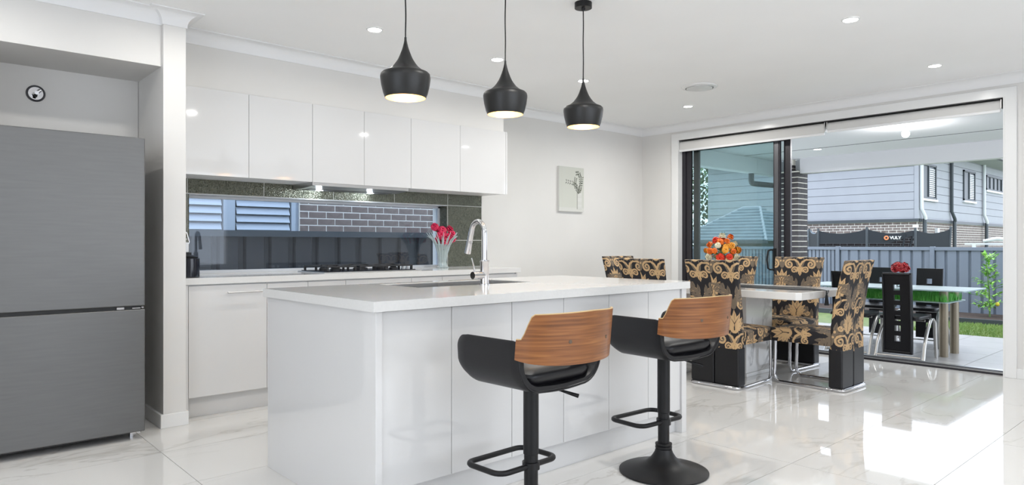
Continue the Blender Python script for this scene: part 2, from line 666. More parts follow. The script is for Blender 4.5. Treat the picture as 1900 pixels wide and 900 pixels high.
# ------------------------------------------------------------------ sliding door (door_1)
door = struct('door_1', M().box(7.16, 7.30, DY0 + .012, DY1 - .012, -.02, .016).box(7.19, 7.30, DY0 + .012, DY1 - .012, DZ1 - .05, DZ1)
              .box(7.17, 7.30, DY0 + .012, DY0 + .03, 0, DZ1).box(7.17, 7.30, DY1 - .06, DY1 - .012, 0, DZ1), W['aldark'])
obj('sill', M().box(7.175, 7.34, DY0 + .012, 3.5, .016, .024), W['steel2'], door)
obj('track', M().box(7.19, 7.20, DY0 + .03, DY1 - .06, .016, .03).box(7.235, 7.245, DY0 + .03, DY1 - .06, .016, .03), W['algrey'], door)


def panel(x, y0, y1, sw=.075, handle=False, gmat=None):
    m = M().box(x, x + .035, y0, y0 + sw, .03, DZ1 - .05).box(x, x + .035, y1 - sw, y1, .03, DZ1 - .05)
    m.box(x, x + .035, y0 + sw, y1 - sw, .03, .12).box(x, x + .035, y0 + sw, y1 - sw, DZ1 - .13, DZ1 - .05)
    p = obj('sash', m, W['aldark'], door, bevel=.002)
    obj('pane', M().box(x + .014, x + .020, y0 + sw, y1 - sw, .12, DZ1 - .13), gmat or W['glass'], p)
    return p


p1 = panel(7.185, 3.59, 4.79)
obj('grey_stile', M().box(7.178, 7.186, 3.605, 3.65, .04, DZ1 - .06), W['algrey'], p1)
h = M()
yy = 3.69
h.tube([(7.185, 3.655, .87), (7.15, 3.68, .865), (7.135, 3.70, .88), (7.13, 3.71, .975), (7.135, 3.70, 1.07), (7.15, 3.68, 1.085), (7.185, 3.655, 1.08)], .010, 8)
h.box(7.176, 7.186, 3.625, 3.665, .85, 1.10)
h.lathe([(.012, 0), (.012, .01)], 12, (7.176, 3.64, .96), rot=Matrix.Rotation(-PI / 2, 3, 'Y'))
obj('door_handle', h, W['black'], p1, smooth=True)
panel(7.245, 3.50, 4.72, gmat=W['cglass'])

# roller blinds
for (y0, y1, zb, lab) in ((3.075, 4.83, 2.285, 'white roller blind rolled up over the left half of the sliding door'),
                          (1.56, 3.045, 2.305, 'white roller blind rolled up over the right half of the sliding door')):
    t = thing('roller_blind', lab, 'blind', (7.11, (y0 + y1) / 2, zb), group='roller blinds')
    L_ = (y1 - y0) / 2
    ry = Matrix.Rotation(-PI / 2, 3, 'X')
    m = M().lathe([(.034, -L_), (.034, L_)], 24, (.04, 0, 2.37 - zb), rot=ry)
    m.box(.003, .006, -L_, L_, 0.01, 2.37 - zb)
    obj('fabric', m, W['blind'], t, smooth=True)
    obj('bottom_bar', M().box(-.004, .012, -L_, L_, -.012, .012), W['blindbar'], t, bevel=.003)
    obj('bracket', M().box(-.005, .06, L_ - .0, L_ + .008, .02, 2.405 - zb), W['steel2'], t, bevel=.002)
    obj('bracket', M().box(-.005, .06, -L_ - .008, -L_, .02, 2.405 - zb), W['steel2'], t, bevel=.002)
struct('trim_6', M().box(7.10, 7.19, DY0 + .012, DY1 - .012, 2.408, DZ1), W['dark'])

# ------------------------------------------------------------------ kitchen window_1
win = struct('window_1', M().box(WX0, WX1, 5.415, 5.455, WZ0, WZ0 + .022).box(WX0, WX1, 5.415, 5.455, WZ1 - .025, WZ1)
             .box(WX0, WX0 + .02, 5.415, 5.455, WZ0, WZ1).box(WX1 - .03, WX1, 5.415, 5.455, WZ0, WZ1), W['white'])
obj('pane', M().box(WX0 + .02, WX1 - .03, 5.432, 5.438, WZ0 + .022, WZ1 - .025), W['kglass'], win)
obj('head_lining', M().box(WX0, WX1, 5.304, 5.415, WZ1 - .006, WZ1), W['white'], win)

# ------------------------------------------------------------------ joinery
KX = [1.368, 1.408, 1.93, 2.235, 2.541, 3.137, 3.448, 3.86, 4.30]
FY = 4.715
names = ['filler', 'wide dishwasher-style front with a steel bar handle, beside the column', 'narrow drawer front, second unit from the column',
         'narrow front, third unit from the column', 'wide drawer front under the cooktop', 'narrow front just right of the cooktop',
         'front under the flower vase', 'end front at the right of the run']
for i in range(1, 8):
    x0, x1 = KX[i], KX[i + 1]
    t = thing('base_cabinet', 'gloss white base cupboard, ' + names[i], 'cabinet', ((x0 + x1) / 2, 5.0, 0), group='base cabinets along the back wall')
    hw = (x1 - x0) / 2
    obj('body', M().box(-hw + .001, hw - .001, FY + .02 - 5, .295, .14, .88), W['carc'], t)
    obj('plinth', M().box(-hw, hw, 4.775 - 5, 4.79 - 5, 0, .14), W['cab'], t)
    if i == 1:
        obj('door', M().box(-hw + .0015, hw - .0015, FY - 5, FY + .018 - 5, .14, .872), W['cab'], t, bevel=.0015)
        hm = M().tube([(-.02, FY - 5.035, .822), (.215, FY - 5.035, .822)], .006, 10)
        hm.tube([(0, FY - 5, .822), (0, FY - 5.035, .822)], .005, 8).tube([(.2, FY - 5, .822), (.2, FY - 5.035, .822)], .005, 8)
        obj('handle', hm, W['steel2'], [o for o in bpy.data.objects if o.parent == t and o.name.startswith('door')][0], smooth=True)
    else:
        zs = [.14, .38, .62, .872]
        for a in range(3):
            obj('drawer', M().box(-hw + .0015, hw - .0015, FY - 5, FY + .018 - 5, zs[a] + .0015, zs[a + 1] - .0015), W['cab'], t, bevel=.0015)
struct('trim_7', M().box(1.368, 1.407, FY + .001, FY + .02, 0, .88).box(4.30, 4.316, FY, 5.3, 0, .88), W['cab'])
ct = M().box(1.367, 4.345, 4.70, 5.299, .882, .925)
ct.box(WX0 + .013, WX1 - .013, 5.299, 5.414, .9252, .9275)
tag(obj('kitchen_worktop', ct, W['slab'], bevel=.002), 'pale stone worktop running along the back wall under the window', 'worktop')

UX = [1.44, 1.885, 2.374, 2.823, 3.276, 3.807, 4.362]
wl = ['first wall cupboard from the column', 'second wall cupboard from the column', 'third wall cupboard, its door over the left of the rangehood',
      'fourth wall cupboard, over the right of the rangehood', 'fifth wall cupboard, second from the open end', 'sixth wall cupboard, at the open right end']
for i in range(6):
    x0, x1 = UX[i], UX[i + 1]
    if i == 0:
        x0 = 1.368
    hw = (x1 - x0) / 2
    t = thing('wall_cabinet', 'gloss white handleless ' + wl[i], 'cabinet', ((x0 + x1) / 2, 5.1, 1.63), group='wall cabinets over the window')
    obj('body', M().box(-hw + .0005, hw - .0005, 4.95 - 5.1, .199, 0, .594), W['carc'], t)
    obj('door', M().box(-hw + .0015, hw - .0015, 4.93 - 5.1, 4.948 - 5.1, -.004, .598), W['cab'], t, bevel=.0012)
struct('trim_8', M().box(4.363, 4.38, 4.93, 5.38, 1.63, 2.228), W['cab'])
t = thing('rangehood', 'slim stainless rangehood built in under the wall cupboards', 'rangehood', (2.82, 5.1, 1.59))
obj('body', M().prism([(-.155, .012), (-.155, .039), (.19, .039), (.19, 0), (.0, 0)], -.44, .44, 'x'), W['steel2'], t, bevel=.002)
obj('filter', M().box(-.38, .38, .02, .16, -.004, 0), W['algrey'], t)
for dx in (-.26, .21):
    obj('lamp', M().lathe([(.028, 0), (.028, .006)], 16, (dx, .09, -.006)), W['led'], t)
    l = bpy.data.lights.new('hood_lamp', 'POINT')
    l.energy = 1.1
    l.color = (.80, .91, 1)
    l.shadow_soft_size = .022
    o = bpy.data.objects.new('hood_lamp', l)
    COL.objects.link(o)
    o.location = (2.82 + dx, 5.20, 1.572)
    o.rotation_euler = (math.radians(12), 0, 0)

# cooktop
t = thing('gas_cooktop', 'black gas cooktop with five burners and cast trivets on the worktop', 'cooktop', (2.86, 5.05, .925))
obj('base_plate', M().box(-.445, .445, -.235, .235, 0, .006), W['steel2'], t, bevel=.002)
obj('glass_top', M().box(-.42, .40, -.21, .22, .006, .013), W['bglass'], t, bevel=.002)
bp = [(-.28, -.10, .045), (-.28, .11, .035), (0, .01, .06), (.25, -.10, .035), (.25, .11, .045)]
for (x, y, r) in bp:
    b_ = obj('burner', M().lathe([(r, .013), (r, .026), (r * .8, .03)], 20, (x, y, 0)), W['iron'], t, smooth=True)
    obj('burner_cap', M().lathe([(r * .75, .03), (r * .75, .038)], 20, (x, y, 0)), W['black'], b_, smooth=True)
for x in (-.28, 0, .25):
    tv = M()
    hw = .125
    for yy in (-.2, .2):
        tv.box(x - hw, x + hw, yy - .006, yy + .006, .040, .052)
    for xx in (x - hw + .006, x + hw - .006):
        tv.box(xx - .006, xx + .006, -.2, .2, .040, .052)
        for yy in (-.195, 0, .195):
            tv.box(xx - .008, xx + .008, yy - .008, yy + .008, .013, .045)
    for yy in (-.1, .1):
        tv.box(x - hw, x - .03, yy - .005, yy + .005, .042, .055).box(x + .03, x + hw, yy - .005, yy + .005, .042, .055)
        tv.box(x - .005, x + .005, yy - .095 if yy < 0 else yy + .03, yy - .03 if yy < 0 else yy + .095, .042, .055)
    obj('trivet', tv, W['iron'], t, bevel=.002)
for k in range(5):
    obj('knob', M().lathe([(.017, .013), (.015, .035), (.012, .037)], 16, (.395, -.16 + .065 * k, 0)), W['steel2'], t, smooth=True)

# ------------------------------------------------------------------ ISLAND
IX = [1.45, 1.806, 2.162, 2.516, 2.871, 3.222, 3.54]
t = thing('kitchen_island', 'long gloss white kitchen island with six front panels', 'island', (2.5, 2.92, 0))
ox, oy = 2.5, 2.92
obj('body', M().box(1.452 - ox, 3.54 - ox, 2.425 - oy, 3.42 - oy, .14, .74).box(1.452 - ox, 2.0 - ox, 2.425 - oy, 3.42 - oy, .74, .876).box(2.9 - ox, 3.54 - ox, 2.425 - oy, 3.42 - oy, .74, .876), W['carc'], t)
obj('end_panel', M().box(1.418 - ox, 1.449 - ox, 2.388 - oy, 3.455 - oy, 0, .877), W['cab'], t, bevel=.0015)
obj('end_panel', M().box(3.542 - ox, 3.588 - ox, 2.388 - oy, 3.455 - oy, 0, .877), W['cab'], t, bevel=.0015)
obj('plinth', M().box(1.449 - ox, 3.542 - ox, 2.44 - oy, 2.455 - oy, 0, .14), W['cab'], t)
obj('back_panel', M().box(1.449 - ox, 3.542 - ox, 3.42 - oy, 3.44 - oy, .0, .877), W['cab'], t)
for i in range(6):
    obj('front_panel', M().box(IX[i] + .0015 - ox, IX[i + 1] - .0015 - ox, 2.40 - oy, 2.42 - oy, .14, .874), W['cab'], t, bevel=.0015)
# worktop with sink cut-out
SX0, SX1, SY0, SY1 = 2.03, 2.86, 2.99, 3.38
m = M()
X0, X1, Y0, Y1 = 1.400, 3.605, 2.372, 3.475
for z0, z1 in ((.878, .92),):
    m.box(X0, X1, Y0, SY0, z0, z1)
    m.box(X0, X1, SY1, Y1, z0, z1)
    m.box(X0, SX0, SY0, SY1, z0, z1)
    m.box(SX1, X1, SY0, SY1, z0, z1)
tag(obj('island_worktop', m, W['slab']), 'pale stone worktop on top of the kitchen island with a sink cut out', 'worktop')
m = M()
for a, b in ((SX0 + .003, (SX0 + SX1) / 2 - .01), ((SX0 + SX1) / 2 + .01, SX1 - .003)):
    y0, y1, zt, zb = SY0 + .003, SY1 - .003, .915, .745
    th = .004
    m.box(a, b, y0, y1, zb, zb + th).box(a, a + th, y0, y1, zb, zt).box(b - th, b, y0, y1, zb, zt).box(a, b, y0, y0 + th, zb, zt).box(a, b, y1 - th, y1, zb, zt)
tag(obj('kitchen_sink', m, W['steel2']), 'double bowl stainless sink set into the island worktop', 'sink')
# tap
t = thing('mixer_tap', 'tall chrome gooseneck mixer tap standing on the island worktop', 'tap', (2.445, 2.945, .92))
obj('base', M().lathe([(.030, 0), (.030, .006), (.024, .008), (.024, .125), (.026, .128), (.026, .137), (.017, .14)], 28), W['chrome'], t, smooth=True)
sp = [(0, 0, .13), (0, 0, .27)]
R_ = .058
for k in range(1, 15):
    a = PI * k / 14 * .93
    sp.append((0, R_ - R_ * math.cos(a), .29 + R_ * 1.15 * math.sin(a)))
e0 = Vector(sp[-1])
e1 = Vector(sp[-2])
d = (e0 - e1).normalized()
obj('spout', M().tube(sp, .0145, 18), W['chrome'], t, smooth=True)
m = M().tube([e0 - d * .01, e0 + d * .06], [.016, .0165], 18).tube([e0 + d * .062, e0 + d * .068], .018, 18).tube([e0 + d * .07, e0 + d * .135], [.0165, .019], 18)
obj('spray_head', m, W['chrome'], t, smooth=True)
m = M().tube([(0, 0, .055), (-.035, 0, .055), (-.085, 0, .055)], [.022, .022, .021], 22)
hb = obj('valve', m, W['chrome'], t, smooth=True)
obj('lever', M().tube([(-.07, 0, .07), (-.078, 0, .11), (-.092, 0, .15)], [.005, .004, .0035], 10), W['chrome'], hb, smooth=True)

# ------------------------------------------------------------------ FRIDGE
t = thing('fridge', 'tall brushed steel fridge with freezer drawer in the alcove', 'fridge', (.69, 4.46, 0))
obj('body', M().box(-.395, .392, .06, .70, .03, 1.765), W['steel'], t, bevel=.004)
for n_, z0, z1 in (('door', .785, 1.775), ('freezer_door', .045, .765)):
    obj(n_, M().box(-.40, .398, -.01, .052, z0, z1), W['steel'], t, bevel=.006, seg=3)
obj('gasket', M().box(-.385, .385, .01, .06, .765, .785), W['dark'], t)
obj('gasket', M().box(-.385, .385, .03, .06, .03, .05), W['dark'], t)
for hb_ in ((.25, .29, -.004, .03, .767, .781), (.33, .375, -.006, .03, .769, .776), (.378, .392, -.008, .02, .772, .780)):
    obj('hinge', M().box(*hb_), W['chrome'], t, bevel=.002)
for sx in (-.33, .35):
    obj('foot', M().lathe([(.018, 0), (.018, .03)], 14, (sx, .09, 0)).box(sx - .025, sx + .03, .02, .05, .03, .04), W['chrome'], t, smooth=True)
# water outlet on the alcove wall
t = thing('water_tap', 'small chrome water tap in a dark round plate above the fridge', 'tap', (.647, 5.21, 2.098))
rx = Matrix.Rotation(PI / 2, 3, 'X')
obj('wall_plate', M().lathe([(.052, 0), (.052, .006), (.044, .012), (.040, .008)], 28, rot=rx), W['algrey'], t, smooth=True)
obj('dish', M().lathe([(.040, 0), (.040, .009)], 24, rot=rx), W['chrome'], t)
m = M().tube([(0, -.005, 0), (0, -.05, -.002)], .012, 12).tube([(-.018, -.035, -.012), (.0, -.04, 0), (.02, -.035, .018)], [.007, .008, .012], 12)
obj('valve', m, W['chrome'], t, smooth=True)
obj('outlet', M().tube([(0, -.03, -.005), (-.005, -.04, -.025)], .009, 10), W['black'], t, smooth=True)

# ------------------------------------------------------------------ worktop items at left
t = thing('black_canister', 'black glazed canister on the worktop beside the column', 'canister', (1.462, 4.86, .925))
obj('body', M().lathe([(.055, 0), (.060, .004), (.060, .125), (.055, .13)], 28), W['bglass'], t, smooth=True)
obj('lid', M().lathe([(.050, .13), (.052, .138), (.03, .147), (.012, .149)], 28), W['black'], t, smooth=True)
t = thing('coffee_grinder', 'white box with a thin curved wire behind the black canister', 'appliance', (1.49, 5.12, .925))
obj('body', M().box(-.05, .05, -.04, .04, 0, .165), W['black'], t, bevel=.004)
obj('top_box', M().box(-.055, .03, -.045, .045, .165, .235), W['plastic'], t, bevel=.006)
obj('wire', M().tube([(.02, 0, .165), (.045, 0, .24), (.03, 0, .30), (-.01, 0, .335)], .0035, 6), W['steel2'], t, smooth=True)


# ------------------------------------------------------------------ flowers
def petal_ball(m, c, r, seed, layers=4, n=6, axis=(0, 0, 1)):
    rr = random.Random(seed)
    c = Vector(c)
    rt = Vector(axis).to_track_quat('Z', 'Y').to_matrix()
    for l in range(layers):
        el = math.radians(75 - 28 * l)
        for k in range(n):
            a = 2 * PI * (k + .5 * (l % 2)) / n + rr.uniform(-.2, .2)
            d = Vector((math.cos(a) * math.cos(el), math.sin(a) * math.cos(el), math.sin(el)))
            s = Vector((-math.sin(a), math.cos(a), 0))
            u = d.cross(s)
            wd = r * .55
            R1 = r * (.75 + .07 * l + rr.uniform(0, .2))
            d, s, u = rt @ d, rt @ s, rt @ u
            v = [c + d * R1 * .15 - s * wd * .3, c + d * R1 * .15 + s * wd * .3,
                 c + d * R1 * .75 + s * wd - u * r * .12, c + d * R1 * .85, c + d * R1 * .75 - s * wd - u * r * .12,
                 c + d * R1 - u * r * .35 + s * wd * .5, c + d * R1 * 1.02 - u * r * .3, c + d * R1 - u * r * .35 - s * wd * .5]
            m.add(v, [(0, 1, 2, 3), (0, 3, 4), (3, 2, 5, 6), (4, 3, 6, 7)])
    return m


def leaf(m, p, d, L_, wd, up=(0, 0, 1)):
    p = Vector(p)
    d = Vector(d).normalized()
    s = d.cross(Vector(up))
    if s.length < .01:
        s = Vector((1, 0, 0))
    s.normalize()
    u = s.cross(d)
    v = [p, p + d * L_ * .4 + s * wd + u * .2 * wd, p + d * L_, p + d * L_ * .4 - s * wd + u * .2 * wd, p + d * L_ * .45]
    m.add(v, [(0, 1, 4), (1, 2, 4), (2, 3, 4), (3, 0, 4)])


# crimson flowers in crystal vase
VX, VY = 3.80, 5.19
t = thing('crystal_vase', 'flared cut crystal vase on the worktop at the end of the window', 'vase', (VX, VY, .9255))
pr = [(.050, 0), (.055, .006), (.042, .018), (.034, .05), (.038, .09), (.048, .14), (.062, .185), (.074, .225)]
m = M()
n = 24
v = []
for r, z in pr:
    for j in range(n):
        q = r * (1 + .06 * (1 if j % 2 else -1))
        v.append((q * math.cos(2 * PI * j / n), q * math.sin(2 * PI * j / n), z))
f = [(i * n + j, i * n + (j + 1) % n, (i + 1) * n + (j + 1) % n, (i + 1) * n + j) for i in range(len(pr) - 1) for j in range(n)] + [tuple(range(n))]
m.add(v, f)
W['crystal'] = mat('cut_crystal', (.72, .82, .82), .12, trans=.55, bump=1, bscale=50)
obj('bowl', m, W['crystal'], t, fix=False)
fm = M()
for k in range(14):
    a = 2 * PI * k / 14
    for q in range(2):
        aa = a + q * .12
        ex = .135 + .03 * ((k * 7) % 3) / 3
        fm.tube([(.07 * math.cos(aa), .07 * math.sin(aa), .215), (.10 * math.cos(aa), .10 * math.sin(aa), .265), (ex * math.cos(aa), ex * math.sin(aa), .30 + .03 * q)], [.006, .005, .002], 6)
obj('fluted_rim', fm, mat('pale_crystal', (.62, .72, .72), .15, trans=.3), t, smooth=True)
t = thing('red_flowers', 'bunch of small crimson roses in the crystal vase', 'flowers', (VX, VY, 1.0))
sm = M()
lm = M()
pts = [(-.07, .02, .33), (-.02, -.03, .30), (-.05, -.05, .25), (.03, -.02, .235), (.075, -.03, .26), (.10, .0, .22), (-.035, .02, .21), (.05, .03, .20), (.095, .03, .31), (-.01, -.05, .19), (.0, .04, .30)]
for k, p in enumerate(pts):
    q = Vector((p[0] * 1.1, p[1], p[2] - .02))
    sm.tube([(0, 0, 0), (q.x * .4, q.y * .4, q.z * .6), q], .0025, 5)
    obj('blossom', petal_ball(M(), q, .037, 20 + k, axis=(q.x - .06, q.y - .12, .10)), W['red'], t)
    for z in (.45, .7, .85):
        leaf(lm, q * z, (math.cos(k * 2.1 + z * 9), math.sin(k * 2.1 + z * 9), .5), .05, .012)
obj('stem', sm, W['stem'], t)['kind'] = 'stuff'
obj('leaf', lm, W['gleaf'], t)['kind'] = 'stuff'

# ------------------------------------------------------------------ painting: printed canvas


def printed(name, W_, H_, nu, nv, fn, place):
    """flat printed sheet: grid with a colour per vertex. place(u,v)->xyz"""
    us = np.linspace(0, 1, nu)
    vs = np.linspace(0, 1, nv)
    U, V = np.meshgrid(us, vs)
    col = fn(U.ravel() * W_, V.ravel() * H_)
    P = [place(u, v) for u, v in zip(U.ravel(), V.ravel())]
    f = [(j * nu + i, j * nu + i + 1, (j + 1) * nu + i + 1, (j + 1) * nu + i) for j in range(nv - 1) for i in range(nu - 1)]
    me = bpy.data.meshes.new(name)
    me.from_pydata(P, [], f)
    a = me.color_attributes.new('print', 'FLOAT_COLOR', 'POINT')
    c4 = np.ones((len(P), 4), dtype=np.float32)
    c4[:, :3] = col
    a.data.foreach_set('color', c4.ravel())
    me.materials.append(W['print'])
    return me


def eucalyptus(x, y):
    # x 0..0.41, y 0..0.5 metres
    c = np.tile(np.array([.60, .61, .55]), (len(x), 1))
    c = c * (1 - .10 * (y / .5))[:, None] + .02
    k = y < .045
    c[k] = (.66, .66, .62)
    # vase
    k = (np.abs(x - .335) < .042) & (y > .03) & (y < .225)
    c[k] = (.70, .70, .67)
    rib = k & (np.sin(y * 420) > .3)
    c[rib] = (.60, .60, .56)
    c[k & (x < .307)] = (.30, .30, .26)
    rs = np.random.RandomState(3)

    def lf(cx, cy, a, L_, wd, colr):
        dx = x - cx
        dy = y - cy
        u = dx * math.cos(a) + dy * math.sin(a)
        w_ = -dx * math.sin(a) + dy * math.cos(a)
        q = (u / L_) ** 2 + (w_ / wd) ** 2 < 1
        c[q] = colr
    br = [[(.335, .225), (.36, .30), (.35, .40), (.33, .45), (.27, .44)], [(.335, .225), (.30, .29), (.22, .33), (.09, .345)], [(.335, .225), (.37, .33), (.385, .42)], [(.335, .22), (.28, .27), (.26, .33), (.28, .40)]]
    for b_ in br:
        for i in range(len(b_) - 1):
            for s in range(4):
                tt = s / 4
                px_ = b_[i][0] + (b_[i + 1][0] - b_[i][0]) * tt
                py_ = b_[i][1] + (b_[i + 1][1] - b_[i][1]) * tt
                an = math.atan2(b_[i + 1][1] - b_[i][1], b_[i + 1][0] - b_[i][0])
                for sg in (-1, 1):
                    g_ = rs.uniform(.03, .12)
                    lf(px_ + .015 * math.cos(an + sg * 1.2), py_ + .015 * math.sin(an + sg * 1.2), an + sg * .9, .013, .0052, (g_, g_ * 1.1, g_ * .8))
    return c


t = thing('wall_canvas', 'unframed canvas print of leafy branches in a ribbed white vase', 'picture', (5.745, 5.385, 1.775))
obj('canvas', M().box(-.207, .207, -.03, 0, -.255, .255), mat('canvas_edge', (.66, .66, .63), .8), t)
obj('print', printed('print', .414, .51, 110, 130, eucalyptus, lambda u, v: (-.207 + .414 * u, -.0305, -.255 + .51 * v)), None, t)


# ------------------------------------------------------------------ lights in the ceiling
led_pos = [(2.41, 4.07), (3.52, 4.08), (4.55, 4.10), (6.22, 4.12), (4.60, 1.82), (6.30, 1.83),
           (2.41, 1.9), (1.3, 4.07), (.2, 4.07), (-.9, 4.07), (.9, 1.5), (2.6, -.6), (4.6, -.6), (6.3, -.6), (.4, -1.2), (-1.4, 1.2), (-1.4, -1.4)]
led_pow = [.38, .47, 1.0, 1.7, 1.0, .5, 1.05, .44, .36, .45, .5, .85, .6, .25, .4, .3, .4]
led_lab = ['over the wall cupboards, nearest the fridge alcove', 'above the middle pendant lamp', 'above the right pendant lamp', 'near the dining corner below the round vent',
           'large in the upper right, nearest the camera', 'right of it, near the sliding door header']
for i, (x, y) in enumerate(led_pos):
    lab = 'round white recessed downlight ' + (led_lab[i] if i < 6 else 'out of view behind the camera')
    t = thing('downlight', lab, 'light', (x, y, CZ), group='recessed ceiling downlights')
    obj('rim', M().lathe([(.045, -.001), (.056, -.001), (.054, -.006), (.046, -.008)], 28, cap=False), W['trim'], t, smooth=True)
    obj('lens', M().lathe([(.046, -.004), (.046, -.001)], 28), W['led'], t)
    l = area_light('downlight_lamp', (x, y, CZ - .012), (0, 0, 0), .09, .09, DOWN_W * led_pow[i], (1, .975, .93), 'DISK', 165)
t = thing('ceiling_vent', 'round white air vent in the ceiling over the dining area', 'vent', (5.53, 3.54, CZ))
obj('ring', M().lathe([(.125, -.001), (.165, -.001), (.16, -.010), (.128, -.016)], 40, cap=False), W['trim'], t, smooth=True)
obj('disc', M().lathe([(.02, -.001), (.02, -.012), (.118, -.014), (.118, -.020), (.0005, -.024)], 40), W['trim'], t, smooth=True)

# pendants
prof_o = [(.0975, 0), (.106, .022), (.1155, .06), (.1200, .092), (.1205, .102), (.118, .113), (.110, .121), (.095, .127), (.083, .133), (.062, .15), (.048, .168), (.037, .185), (.0285, .203), (.020, .225), (.014, .243), (.009, .262), (.006, .278), (.0055, .292)]
prof_i = [(max(.003, r - .0025), z + (-.0025 if z > .1 else 0)) for r, z in prof_o[:-2]]


def make_pendant(x, y, zb, label):
    t = thing('pendant_lamp', label, 'lamp', (x, y, zb), group='pendant lamps over the island')
    sh = obj('shade', M().lathe(prof_o, 56, cap=False), W['pend'], t, smooth=True)
    obj('lining', M().lathe(prof_i[::-1], 56, cap=False), W['gold'], t, smooth=True, fix=False)
    obj('rim_edge', M().lathe([(.095, -.0003), (.0975, -.0003), (.0975, .001), (.095, .001), (.095, -.0003)], 56, cap=False), W['gold'], t, smooth=True)
    obj('bulb', M().ball((0, 0, .062), .038, 18, 12), W['bulb'], t, smooth=True)
    H_ = CZ - zb
    pts = []
    for k in range(20):
        s = k / 19
        pts.append((.0035 * math.sin(s * 9) * math.sin(PI * s), .0025 * math.sin(s * 7 + 1) * math.sin(PI * s), .29 + (H_ - .03 - .29) * s))
    obj('cord', M().tube(pts, .0034, 8), W['black'], t, smooth=True)
    obj('ceiling_rose', M().lathe([(.010, H_ - .048), (.012, H_ - .034), (.052, H_ - .034), (.052, H_)], 32), W['black'], t, smooth=True)
    l = bpy.data.lights.new('pendant_bulb', 'POINT')
    l.energy = 2.4
    l.color = (1, .80, .52)
    l.shadow_soft_size = .036
    o = bpy.data.objects.new('pendant_bulb', l)
    o.location = (x, y, zb + .045)
    COL.objects.link(o)


make_pendant(1.815, 2.78, 1.851, 'left of the three black pendant lamps with a gold lining')
make_pendant(2.455, 2.78, 1.853, 'middle of the three black pendant lamps with a gold lining')
make_pendant(3.085, 2.78, 1.858, 'right pendant lamp, black, its ceiling rose in view')


# ------------------------------------------------------------------ BAR STOOLS
def rrect(w_, h_, r, n=6):
    pts = []
    for cx0, cy0, a0 in ((w_ - r, h_ - r, 0), (-w_ + r, h_ - r, PI / 2), (-w_ + r, -h_ + r, PI), (w_ - r, -h_ + r, 1.5 * PI)):
        for k in range(n + 1):
            a = a0 + PI / 2 * k / n
            pts.append((cx0 + r * math.cos(a), cy0 + r * math.sin(a)))
    return pts


def arc_pts(c, r, a0, a1, n):
    return [(c[0] + r * math.cos(a0 + (a1 - a0) * k / n), c[1] + r * math.sin(a0 + (a1 - a0) * k / n)) for k in range(n + 1)]


